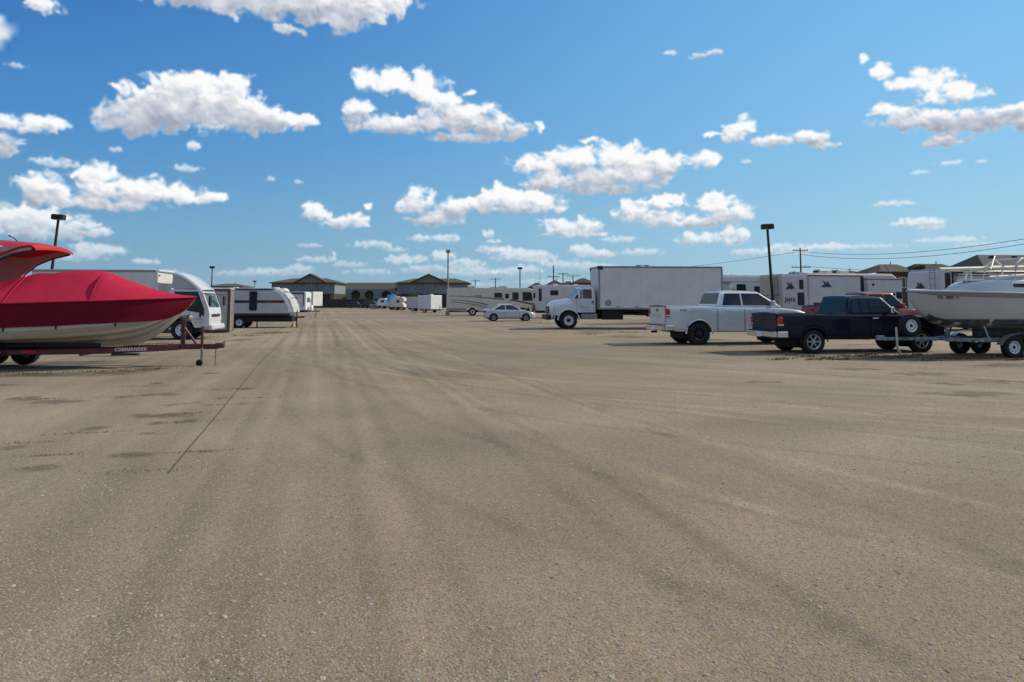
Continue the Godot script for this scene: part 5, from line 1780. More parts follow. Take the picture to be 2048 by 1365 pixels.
	box(st, Vector3(-0.34, 0.03, 0.08), Vector3(0.18, 0.06, 0.14))
	part(jk, "foot", st, M.chassis)
	st = nb()
	tube(st, [Vector3(1.22, 0.52, 0), Vector3(1.2, 0.95, 0)], 0.04, 8)
	bbox(st, Vector3(1.26, 0.9, 0), Vector3(0.16, 0.14, 0.14), 0.03)
	var ws := part(t, "winch_post", st, M.galvanised)
	var sp := put_wheel(t, 0.31, 0.18, "steel", -0.12, 0.2, 0.9)
	sp.name = "spare_wheel"
	st = nb()
	tube(st, [Vector3(-0.12, 0.52, 0.06), Vector3(-0.12, 0.9, 0.1)], 0.03, 6)
	part(t, "spare_bracket", st, M.galvanised)
	for s in [-1.0, 1.0]:
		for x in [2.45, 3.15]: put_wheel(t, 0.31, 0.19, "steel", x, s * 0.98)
		for x in [1.9, 3.4, 4.9]:
			st = nb()
			tube(st, [Vector3(x, 0.5, s * 0.8), Vector3(x, 0.95, s * 0.6)], 0.03, 6)
			part(t, "hull_support", st, M.galvanised)
	st = nb()
	bbox(st, Vector3(3.9, 0.7, 0), Vector3(3.6, 0.3, 0.2), 0.04)
	part(o, "keel", st, M.hull_dark)
	for s in [-1.0, 1.0]:
		st = nb()
		var rows := []
		for k in 13:
			var a := PI * (0.05 + 0.9 * k / 12.0)
			var c := Vector3(2.8 + cos(a) * 0.76, 0.31 + sin(a) * 0.4, 0)
			rows.append([c + Vector3(0, 0, s * 0.86), c + Vector3(0, 0.01, s * 0.98), c + Vector3(0, 0, s * 1.1)])
		grid(st, rows, 1, s < 0)
		part(t, "fender", st, M.galvanised)

# ---------------------------------------------------------------- trailers of the second row and far down the lane
func bird(parent: Node, w: float, m: Material, T: Transform3D) -> void:      # spread-winged bird emblem
	var st := nb()
	var P := [[-0.5, -0.2], [-0.32, -0.02], [-0.16, 0.0], [-0.34, 0.32], [-0.1, 0.2], [0.02, 0.06], [0.06, 0.3], [0.2, 0.12], [0.32, -0.02], [0.5, -0.16], [0.3, -0.14], [0.12, -0.2], [-0.04, -0.13], [-0.2, -0.2], [-0.34, -0.16]]
	var pts := PackedVector2Array()
	for p in P: pts.append(Vector2(p[0], p[1]) * w)
	extrude(st, pts, 0.0, 0.006, 0.0, T)
	part(parent, "bird_emblem", st, m)
func box_outline(L: float, y0: float, y1: float, r := 0.12) -> PackedVector2Array:
	return rrect(0.0, y0, L, y1, r, 4)
func far_rows() -> void:
	var q: Array
	var o: Node3D
	var U := Transform3D(Basis(), Vector3.ZERO)
	var face_rear := Basis(Vector3.UP, -PI / 2)
	# ---- second row behind the pickups
	q = near_at(1612, 46.0, 16.0, 0.0, 1.22)
	o = thing("travel_trailer", "white travel trailer with a bird emblem, dark rear windows and two slide-outs", "trailer", q[0], q[1])
	rv(o, {"outline": pv([[0.0, 0.7], [0.0, 3.2], [0.1, 3.32], [6.6, 3.32], [6.9, 3.1], [7.2, 2.3], [7.25, 0.7]]), "W": 2.44, "panel": M.light_grey_panel, "floor": 0.7, "height": 3.3, "roof": [0.1, 6.6, 3.31], "frame1": 7.0,
		"slides": [[0.15, 1.1, 3.75, 3.18, 0.35, "light_grey_panel"], [4.35, 1.1, 7.0, 3.0, 0.3, "light_grey_panel"]],
		"stripes": [["stripe_dark", pv([[3.8, 0.9], [4.3, 0.9], [4.3, 3.2], [3.8, 3.2]])], ["stripe_dark", pv([[0.1, 0.75], [3.0, 0.75], [2.2, 1.08], [0.1, 1.08]])]],
		"ac": [[2.2, 3.33, 1.0], [3.5, 3.33, 0.9]], "vents": [[5.9, 3.33], [0.6, 3.33]], "axles": [3.2, 4.1], "tongue": [7.2, 8.2], "jacks": [[0.5, 0.9], [6.6, 0.9]],
		"ends": [[0.0, -1.0, [["rear_window", 0.55, 2.35, 0.95, 2.95, "tinted_glass"], ["rear_window", 0.35, 1.35, 1.0, 2.15, "tinted_glass"]]]]})
	bird(o, 1.0, M.stripe_dark, Transform3D(face_rear, Vector3(-0.012, 2.55, -0.35)))
	text(o, "lettering", "Jayco", 0.42, M.stripe_dark, Transform3D(face_rear, Vector3(-0.015, 1.72, -0.4)), "Droid Sans", true, true)
	bird(o, 0.85, M.stripe_dark, Transform3D(Basis(), Vector3(1.2, 2.62, 1.575)))
	var sd := nb()
	extrude(sd, pv([[0.2, 1.15], [2.9, 1.15], [2.3, 1.32], [1.4, 1.38], [1.0, 1.52], [0.2, 1.52]]), 0.0, 0.006, 0.0, Transform3D(Basis(), Vector3(0, 0, 1.57)))
	part(o, "stripe", sd, M.stripe_dark)
	for a in [[5.9, 1.9, 6.4, 2.15], [6.5, 1.75, 6.95, 2.2]]:
		var w := nb()
		extrude(w, rrect(a[0], a[1], a[2], a[3], 0.06), 0.0, 0.012, 0.003, Transform3D(Basis(), Vector3(0, 0, 1.52)))
		part(o, "window", w, M.tinted_glass)
	var rd := nb()
	lathe(rd, [Vector2(0.1, 0.0), Vector2(0.09, 0.02), Vector2(0.0, 0.02)], 12, Transform3D(Basis(Vector3.RIGHT, PI / 2), Vector3(4.75, 2.65, 1.51)))
	part(o, "speaker", rd, M.black_plastic)
	q = near_at(1561, 50.0, 16.0, 0.0, 1.22)
	o = thing("travel_trailer", "cream travel trailer with a roof ladder on its tan rear wall", "trailer", q[0], q[1])
	rv(o, {"outline": box_outline(8.0, 0.7, 3.4), "W": 2.44, "panel": M.tan_panel, "floor": 0.7, "height": 3.35, "roof": [0.1, 7.9, 3.39], "frame1": 7.8, "ladder": [[-0.06, 0.75]], "axles": [3.4, 4.3], "tongue": [8.0, 9.0],
		"vents": [[1.0, 3.4]], "ends": [[0.0, -1.0, [["marker_light", -0.1, 3.0, 0.1, 3.12, "yellow"], ["wall_seam", 0.5, 0.8, 0.53, 3.3, "stripe_grey"], ["spare_cover", -0.3, 1.0, 0.3, 1.6, "stripe_grey"], ["tail_light", 0.9, 1.0, 1.1, 1.3, "tail_light"], ["tail_light", -1.1, 1.0, -0.9, 1.3, "tail_light"], ["rear_band", -1.15, 1.95, 1.15, 2.05, "stripe_grey"]]]]})
	q = near_at(1530, 54.0, 12.0, 8.6, 1.22, false)
	o = thing("motorhome", "white motorhome with a grey swoosh and a dark window between box truck and lamp post", "motorhome", q[0], q[1])
	rv(o, {"outline": box_outline(8.6, 0.7, 3.45), "W": 2.44, "panel": M.white_panel, "floor": 0.7, "height": 3.4, "roof": [0.1, 8.5, 3.44], "frame1": 8.4, "slides": [[2.0, 1.2, 5.6, 2.9, 0.4, "light_grey_panel"]],
		"windows": [[6.35, 2.25, 7.0, 2.8], [7.75, 2.2, 8.3, 2.65]], "stripes": [["stripe_grey", swoosh(5.7, 2.5, 8.5, 1.6, 0.06, 0.22, 0.12)], ["stripe_grey", pv([[0.1, 2.98], [8.5, 2.98], [8.5, 3.03], [0.1, 3.03]])]],
		"hatches": [[6.45, 1.3, 7.05, 2.05, "stripe_dark"]], "vents": [[6.6, 3.46]], "axles": [3.0, 7.6], "wr": 0.42, "wheel": "truck"})
	q = near_at(1882, 40.0, 16.0, 0.0, 1.22)
	o = thing("travel_trailer", "white trailer with a rear ladder and a bird emblem behind the sailboat bow", "trailer", q[0], q[1])
	rv(o, {"outline": pv([[0.1, 0.7], [0.0, 2.3], [0.15, 3.2], [0.3, 3.32], [8.3, 3.32], [8.4, 3.2], [8.4, 0.7]]), "W": 2.44, "panel": M.light_grey_panel, "floor": 0.7, "height": 3.3, "roof": [0.25, 8.3, 3.31], "frame1": 8.2, "ladder": [[-0.08, 0.72]],
		"slides": [[0.75, 1.1, 4.2, 3.0, 0.4, "grey_panel"]], "stripes": [["stripe_dark", pv([[0.2, 1.0], [0.62, 1.0], [0.62, 3.15], [0.25, 3.15]])], ["stripe_dark", pv([[4.4, 1.6], [8.0, 1.6], [8.0, 1.9], [4.4, 2.4]])]], "windows": [[5.0, 2.2, 6.2, 2.75]], "awning": [0.7, 8.0, 3.2], "axles": [4.0, 4.9], "vents": [[1.4, 3.33]], "ac": [[5.0, 3.33, 0.9]],
		"ends": [[0.02, -1.0, [["rear_emblem", -0.35, 2.0, 0.05, 2.35, "stripe_grey"]]]]})
	bird(o, 0.7, M.stripe_dark, Transform3D(face_rear, Vector3(-0.03, 2.45, -0.2)))
	marks(o, 1.0, 0.22, M.stripe_grey, Transform3D(face_rear, Vector3(-0.02, 1.95, -0.1)), 12)
	q = near_at(1073, 70.0, 8.0, 0.0, 1.2)
	o = thing("travel_trailer", "plain white trailer with one dark window beyond the hood of the box truck", "trailer", q[0], q[1])
	rv(o, {"outline": box_outline(7.0, 0.7, 3.1), "W": 2.4, "panel": M.light_grey_panel, "floor": 0.7, "height": 3.1, "roof": [0.1, 6.9, 3.09], "frame1": 6.8, "windows": [[1.35, 2.2, 2.05, 2.6]], "stripes": [["stripe_dark", pv([[0.2, 1.6], [0.5, 1.6], [0.5, 2.8], [0.2, 2.8]])]], "axles": [3.0, 3.8], "vents": [[2.0, 3.12], [4.0, 3.12]],
		"ends": [[0.0, -1.0, [["rear_window", -0.5, 1.9, 0.5, 2.4, "tinted_glass"]]]]})
	var st := nb()
	lathe(st, [Vector2(0.0, 0.1), Vector2(0.35, 0.1), Vector2(0.42, 0.05), Vector2(0.42, -0.05), Vector2(0.35, -0.1), Vector2(0.0, -0.1)], 20, Transform3D(Basis(Vector3(0, 0, 1), PI / 2), Vector3(-0.12, 1.0, 0)))
	part(o, "spare_wheel_cover", st, M.faded_red)
	# ---- across the lane, beyond the container
	q = near_at(590, 45.0, 7.0, 5.6, 1.1)
	o = thing("travel_trailer", "low grey travel trailer with a black stripe, dark window and curved white nose", "trailer", q[0], q[1])
	rv(o, {"outline": pv([[0.0, 0.72], [0.0, 2.28], [0.1, 2.36], [4.35, 2.36], [4.75, 2.28], [5.1, 2.05], [5.38, 1.7], [5.55, 1.25], [5.6, 0.95], [5.4, 0.75]]), "W": 2.2, "panel": M.grey_panel, "floor": 0.72, "height": 2.35, "roof": [0.1, 4.5, 2.36], "frame1": 5.3,
		"windows": [[3.0, 1.08, 3.38, 2.16]], "stripes": [["stripe_dark", pv([[1.95, 1.5], [2.95, 1.5], [2.95, 1.66], [1.95, 1.66]])], ["stripe_dark", pv([[3.42, 1.5], [5.0, 1.5], [5.0, 1.66], [3.42, 1.66]])], ["stripe_red", pv([[3.95, 1.52], [4.75, 1.52], [4.75, 1.64], [3.95, 1.64]])], ["stripe_dark", pv([[0.05, 2.26], [4.4, 2.26], [4.4, 2.34], [0.05, 2.34]])], ["stripe_white", pv([[4.25, 2.3], [4.5, 2.3], [4.9, 2.1], [5.2, 1.75], [5.4, 1.3], [5.48, 0.95], [5.3, 0.95], [5.2, 1.3], [5.0, 1.7], [4.7, 2.05]])], ["stripe_dark", pv([[0.05, 0.74], [5.3, 0.74], [5.42, 0.88], [0.05, 0.88]])]],
		"hatches": [[1.45, 0.95, 1.9, 2.12, "light_grey_panel"]], "axles": [1.6, 2.4], "wr": 0.33, "tongue": [5.3, 5.9], "bottles": false, "jacks": [[3.4, 0.85], [0.8, 0.85]], "sides": [1.0]})
	st = nb()
	bbox(st, Vector3(3.0, 0.52, 0), Vector3(5.0, 0.3, 1.9), 0.03)
	part(o, "underbelly", st, M.chassis)
	st = nb()
	panel(st, rrect(-0.8, 0.12, 0.8, 0.9, 0.1), func(u, t): return Vector3(lerpf(5.38, 4.8, t), lerpf(1.7, 2.27, t), u * 1.0), Vector3(0.7, 0.71, 0), 0.02)
	part(o, "front_window", st, M.tinted_glass)
	q = near_at(613, 78.0, 2.0, 6.2, 1.2)
	o = thing("travel_trailer", "white travel trailer with black awning and windows on its sunlit end wall", "trailer", q[0], q[1])
	rv(o, {"outline": box_outline(6.2, 0.65, 2.55), "W": 2.4, "panel": M.white_panel, "floor": 0.65, "height": 2.5, "roof": [0.1, 6.1, 2.55], "frame1": 6.0, "windows": [[4.3, 1.5, 5.2, 2.0]], "awning": [2.5, 6.0, 2.45], "axles": [3.0, 3.8], "tongue": [6.2, 7.3],
		"ends": [[6.2, 1.0, [["front_window", -0.7, 1.5, 0.4, 2.0, "tinted_glass"], ["front_hatch", 0.6, 0.8, 0.95, 1.2, "stripe_dark"], ["front_vent", 0.6, 1.4, 0.85, 1.9, "stripe_dark"]]]]})
	q = near_at(627, 132.0, -28.0, 7.5, 1.25)
	o = thing("cargo_trailer", "tall plain white cargo trailer standing in front of the wood fence", "trailer", q[0], q[1])
	rv(o, {"outline": box_outline(7.5, 0.75, 3.3, 0.08), "W": 2.5, "panel": M.white_panel, "floor": 0.75, "height": 3.3, "frame1": 7.3, "axles": [2.6, 3.5], "tongue": [7.5, 8.6], "bottles": false,
		"ends": [[7.5, 1.0, [["front_vent", 0.5, 1.2, 0.65, 1.35, "stripe_grey"]]]]})
	q = near_at(570, 60.0, 8.0, 7.0, 1.2)
	o = thing("travel_trailer", "white trailer roof showing above the low grey trailer", "trailer", q[0], q[1])
	rv(o, {"outline": box_outline(7.0, 0.7, 2.62), "W": 2.4, "panel": M.white_panel, "floor": 0.7, "height": 2.6, "roof": [0.1, 6.9, 2.61], "frame1": 6.8, "vents": [[6.2, 2.63], [3.0, 2.63]], "axles": [3.0, 3.8], "windows": [[4.6, 1.5, 5.4, 2.1]]})
	# ---- sunny side, far down the lane
	q = near_at(862, 104.0, -38.0, 2.6, 1.15)
	o = thing("cargo_trailer", "enclosed cargo trailer with a grey side and bright white front beside the motorhome", "trailer", q[0], q[1])
	rv(o, {"outline": box_outline(2.6, 0.45, 2.45, 0.08), "W": 2.3, "panel": M.white_panel, "floor": 0.5, "height": 2.5, "frame1": 2.5, "axles": [1.3], "tongue": [2.6, 3.6], "bottles": false, "vents": [[1.8, 2.48]],
		"ends": [[2.6, 1.0, [["front_hatch", 0.5, 0.7, 0.9, 1.1, "light_grey_panel"]]]]})
	q = near_at(840, 118.0, -10.0, 2.2, 1.1)
	o = thing("cargo_trailer", "small plain grey cargo trailer beside the enclosed trailer with the bright front", "trailer", q[0], q[1])
	rv(o, {"outline": box_outline(2.2, 0.5, 2.3, 0.06), "W": 2.2, "panel": M.grey_panel, "floor": 0.5, "height": 2.3, "frame1": 2.1, "axles": [1.0], "tongue": [2.2, 3.2], "bottles": false})
	q = near_at(815, 133.0, -8.0, 3.2, 1.1)
	o = thing("motorhome", "cream camper with a dark windshield parked beside the blue tarped boat", "motorhome", q[0], q[1])
	rv(o, {"outline": pv([[0.0, 0.6], [0.0, 2.55], [2.6, 2.6], [3.2, 2.3], [3.2, 1.8], [2.6, 1.5], [3.1, 1.2], [3.2, 0.6]]), "W": 2.2, "panel": M.cream_panel, "floor": 0.55, "height": 2.5, "frame1": 3.0, "axles": [1.2, 2.6], "windows": [[1.5, 1.5, 2.1, 1.9]], "vents": [[1.6, 2.6]]})
	o.scale = Vector3(0.8, 0.92, 0.9)
	q = near_at(800, 140.0, -5.0, 2.6, 1.0)
	o = thing("boat", "small white boat with a bright blue tarp tied over its cockpit", "boat", q[0], q[1])
	st = nb()
	var hx := stations(0.0, 2.6, 0.2, [])
	shell(st, hx, func(x): return 0.5 + 0.25 * pow(x / 2.6, 3.0), func(x): return 1.55 + 0.1 * x / 2.6, func(x: float, _y: float, u: float) -> float: return (0.55 + 0.45 * u) * (1.0 - 0.75 * pow(x / 2.6, 3.0)))
	part(o, "hull", st, M.white_panel)
	st = nb()
	shell(st, stations(0.1, 2.3, 0.2, []), func(_x): return 1.5, func(x): return 2.55 + 0.35 * sin(x * 1.5 + 0.6), func(x: float, _y: float, u: float) -> float: return (1.02 - 0.45 * u) * (1.0 - 0.4 * pow(x / 2.6, 3.0)))
	part(o, "tarp", st, M.tarp_blue)
	st = nb()
	box(st, Vector3(1.4, 0.45, 0), Vector3(3.2, 0.1, 1.2))
	for s in [-1.0, 1.0]: lathe(st, [Vector2(0.0, 0.1), Vector2(0.3, 0.1), Vector2(0.3, -0.1), Vector2(0.0, -0.1)], 14, Transform3D(Basis(Vector3.RIGHT, PI / 2), Vector3(0.9, 0.3, s * 0.9)))
	part(o, "trailer_frame", st, M.chassis)
	q = near_at(778, 158.0, -5.0, 2.6, 1.0)
	o = thing("travel_trailer", "small white rounded camper beside the dark cars at the end of the lane", "trailer", q[0], q[1])
	rv(o, {"outline": pv([[0.0, 0.6], [0.1, 1.7], [0.6, 2.2], [1.8, 2.25], [2.4, 1.8], [2.6, 1.0], [2.4, 0.6]]), "W": 2.0, "panel": M.white_panel, "floor": 0.55, "height": 2.2, "frame1": 2.4, "axles": [1.2], "windows": [[0.9, 1.4, 1.6, 1.8]]})
	for a in [[745, 168.0, "black sport utility vehicle parked by the wood fence, beside the pale concrete block"], [712, 174.0, "black low car parked against the wood fence"]]:
		q = near_at(a[0], a[1], 0.0, 2.4, 0.9)
		o = thing("car", a[2], "car", q[0], q[1])
		var tall: float = 0.3 if a[0] > 730 else 0.0
		car_body(o, {"L": 4.6, "hw": 0.9, "sill": 0.3, "xr": 0.9, "xf": 3.7, "wr": 0.33, "ww": 0.22, "gap": 0.05, "belt": 0.95 + tall * 0.5, "roof": 1.45 + tall, "cr": 0.2, "rr": 0.7, "fr": 2.6, "fb": 3.3, "hwr": 0.66,
			"top": [[0, 0.9 + tall * 0.5], [3.1, 0.95 + tall * 0.5], [4.3, 0.8 + tall * 0.4], [4.6, 0.55]], "paint": M.dark_paint, "glass": M.glass, "wheel": "alloy", "split": [1.6], "handles": [1.5], "seams": [1.6]})
	st = nb()
	bbox(st, Vector3(0, 0.45, 0), Vector3(1.7, 0.9, 0.7), 0.05)
	bbox(st, Vector3(0, 0.93, 0), Vector3(1.3, 0.08, 0.4), 0.03)
	o = part(self, "concrete_block", st, M.concrete)
	o.position = wp(748, 160.0)
	o.set_meta("label", "pale concrete block standing at the end of the lane"); o.set_meta("category", "block")
	# yellow marker cap and stray stones
	st = nb()
	lathe(st, [Vector2(0.0, 0.22), Vector2(0.07, 0.2), Vector2(0.1, 0.05), Vector2(0.16, 0.04), Vector2(0.16, 0.0)], 12)
	o = part(self, "marker_cone", st, M.yellow)
	o.position = wp(589, 47.0)
	o.set_meta("label", "small yellow marker cone beside the tongue of the low grey trailer"); o.set_meta("category", "cone")
	# black cable lying along the edge of the lane
	st = nb()
	var path := []
	for p in [[352, 940], [384, 900], [418, 858], [452, 815], [484, 775], [512, 740], [538, 712], [566, 684], [592, 662], [604, 648]]:
		var w := wp(p[0], dep(p[1]))
		w.y = ground_y(w.x, w.z) + 0.012
		path.append(w)
	var fine := []
	for i in path.size() - 1:
		for k in 12:
			var v: Vector3 = path[i].cubic_interpolate(path[i + 1], path[maxi(i - 1, 0)], path[mini(i + 2, path.size() - 1)], k / 12.0)
			v.y = ground_y(v.x, v.z) + 0.004
			fine.append(v)
	tube(st, fine, 0.0055, 6)
	o = part(self, "cable", st, M.cable_black)
	o.set_meta("label", "thin dark cable lying along the edge of the gravel lane"); o.set_meta("category", "cable")

# ---------------------------------------------------------------- poles and wires
func lamp_post(label: String, px: float, top: float, d: float, m: Material, heads: int, group: String, lean := 0.0) -> void:
	var h := ht(top, d)
	var o := thing("lamp_post", label, "lamp post", wp(px, d), turn(6.0), group)
	o.rotation.z = lean
	var st := nb()
	tube(st, [Vector3(0, 0, 0), Vector3(0, h * 0.5, 0), Vector3(0, h - 0.2, 0)], 0.11, 8, 0.085)
	part(o, "pole", st, m)
	st = nb()
	bbox(st, Vector3(0, 0.25, 0), Vector3(0.5, 0.5, 0.5), 0.04)
	part(o, "footing", st, M.concrete)
	for k in heads:
		st = nb()
		var x := 0.0 if heads == 1 else -0.2 + 0.4 * k
		bbox(st, Vector3(x, h - 0.18, 0.02), Vector3(0.5 if heads == 1 else 0.38, 0.36, 0.5), 0.05)
		var hd := part(o, "lamp_head", st, m)
		st = nb()
		box(st, Vector3(x, h - 0.365, 0.02), Vector3(0.3, 0.015, 0.4))
		part(hd, "lens", st, M.lamp_clear)
func utility_pole(label: String, px: float, top: float, d: float, arms: Array) -> void:
	var h := ht(top, d)
	var o := thing("utility_pole", label, "utility pole", wp(px, d), turn(0.0), "utility poles along the far street")
	var st := nb()
	tube(st, [Vector3.ZERO, Vector3(0, h, 0)], 0.17, 8, 0.12)
	part(o, "pole", st, M.pole_wood)
	for a in arms:        # below top, half width
		st = nb()
		box(st, Vector3(0, h - a[0], 0.14), Vector3(a[1] * 2, 0.13, 0.11))
		var ar := part(o, "crossarm", st, M.pole_wood)
		for k in [-0.9, -0.5, 0.5, 0.9]:
			st = nb()
			lathe(st, [Vector2(0.05, 0.0), Vector2(0.07, 0.06), Vector2(0.03, 0.1), Vector2(0.06, 0.14), Vector2(0.0, 0.2)], 8, Transform3D(Basis(), Vector3(k * a[1], h - a[0] + 0.065, 0.14)))
			part(ar, "insulator", st, M.concrete)
func wire(label: String, a: Vector3, b: Vector3, sag: float) -> void:
	var st := nb()
	var path := []
	for k in 33:
		var t := k / 32.0
		path.append(a.lerp(b, t) - Vector3(0, sag * 4.0 * t * (1.0 - t), 0))
	tube(st, path, 0.03, 5)
	var o := part(self, "overhead_wire", st, M.wire)
	o.set_meta("label", label); o.set_meta("category", "wire"); o.set_meta("group", "overhead wires")
func poles() -> void:
	lamp_post("tall dark brown lamp post rising behind the red tower canopy", 95, 428, 49.0, M.pole_brown, 2, "yard lamp posts", -0.07)
	lamp_post("tall dark brown lamp post rising behind the hood of the silver pickup", 1546, 448, 50.0, M.pole_brown, 2, "yard lamp posts", 0.045)
	lamp_post("dark lamp post behind the cab-over box truck and container", 424, 533, 123.0, M.pole_brown, 2, "yard lamp posts")
	lamp_post("dark lamp post top far beyond the low grey trailer", 510, 562, 190.0, M.pole_brown, 2, "yard lamp posts")
	lamp_post("tall pale grey lamp post standing at the rear of the beige motorhome", 896, 500, 86.0, M.pole_grey, 1, "yard lamp posts")
	lamp_post("dark lamp post above the roof of the beige motorhome", 1040, 535, 128.0, M.pole_brown, 2, "yard lamp posts")
	utility_pole("wooden utility pole with a double crossarm above the ladder trailer", 1602, 497, 124.0, [[0.35, 1.3], [3.2, 1.6]])
	utility_pole("wooden utility pole behind the white trailer beyond the box truck hood", 1107, 531, 165.0, [[2.6, 1.3]])
	utility_pole("short utility pole with two crossarms above the dark roofs", 1126, 546, 185.0, [[0.3, 1.3], [2.6, 1.6]])
	utility_pole("short utility pole with one wide crossarm next to the tall cargo box", 1146, 551, 190.0, [[0.2, 1.9]])
	utility_pole("far utility pole above the middle of the motorhome roof", 991, 556, 210.0, [[0.4, 1.6], [2.8, 1.6]])
	utility_pole("far utility pole above the rear half of the motorhome roof", 951, 560, 230.0, [[0.4, 1.5]])
	var st := nb()
	tube(st, [Vector3.ZERO, Vector3(0, ht(537, 150.0), 0)], 0.07, 6, 0.04)
	var o := part(self, "flag_pole", st, M.pole_grey)
	o.position = wp(1080, 150.0)
	o.set_meta("label", "thin bare pole above the trailer roofs"); o.set_meta("category", "pole")
	var t := wp(1602, 124.0, ht(503, 124.0))
	wire("upper overhead wire climbing from the utility pole over the grey roofed house", t, wp(2300, 62.0, ht(432, 62.0)), 1.6)
	wire("lower overhead wire climbing from the utility pole over the grey roofed house", t + Vector3(0, -0.5, 0), wp(2300, 62.0, ht(440, 62.0)), 1.8)
	wire("overhead wire running from the utility pole down behind the box truck", t, wp(1126, 185.0, ht(549, 185.0)), 1.0)
	wire("low overhead wire behind the roofs of the white trailers", wp(1602, 124.0, ht(532, 124.0)), wp(2300, 90.0, ht(520, 90.0)), 1.2)

# ---------------------------------------------------------------- houses, fence, trees
func gable(st: SurfaceTool, x0: float, x1: float, z0: float, z1: float, y0: float, y1: float, hip0 := 0.0, hip1 := 0.0, eave := 0.4) -> void:   # ridge along x
	var zm := (z0 + z1) * 0.5
	var a := [Vector3(x0 - eave, y0, z0 - eave), Vector3(x1 + eave, y0, z0 - eave), Vector3(x1 + eave, y0, z1 + eave), Vector3(x0 - eave, y0, z1 + eave)]
	var r0 := Vector3(x0 - (eave if hip0 == 0.0 else -hip0), y1, zm)
	var r1 := Vector3(x1 + (eave if hip1 == 0.0 else -hip1), y1, zm)
	var c := Vector3((x0 + x1) * 0.5, y0 + 0.1, zm)
	flat(st)
	face(st, [a[3], a[2], r1, r0], c); face(st, [a[1], a[0], r0, r1], c)
	face(st, [a[0], a[3], r0], c); face(st, [a[2], a[1], r1], c)
	face(st, a, Vector3(c.x, y1, c.z))
	for k in 4:      # fascia
		var b: Vector3 = a[(k + 1) % 4]
		quad(st, a[k], b, b - Vector3(0, 0.22, 0), a[k] - Vector3(0, 0.22, 0))
func opening(o: Node3D, x: float, y: float, w: float, h: float, z: float, glass: String, frame: String) -> void:
	var st := nb()
	for e in [[Vector3(x, y + h * 0.5 + 0.05, z), Vector3(w + 0.2, 0.1, 0.12)], [Vector3(x, y - h * 0.5 - 0.05, z), Vector3(w + 0.2, 0.1, 0.12)], [Vector3(x - w * 0.5 - 0.05, y, z), Vector3(0.1, h, 0.12)], [Vector3(x + w * 0.5 + 0.05, y, z), Vector3(0.1, h, 0.12)], [Vector3(x, y, z), Vector3(0.06, h, 0.1)]]: box(st, e[0], e[1])
	var f := part(o, "window", st, M[frame])
	st = nb()
	box(st, Vector3(x, y, z - 0.02), Vector3(w, h, 0.06))
	part(f, "pane", st, M[glass])
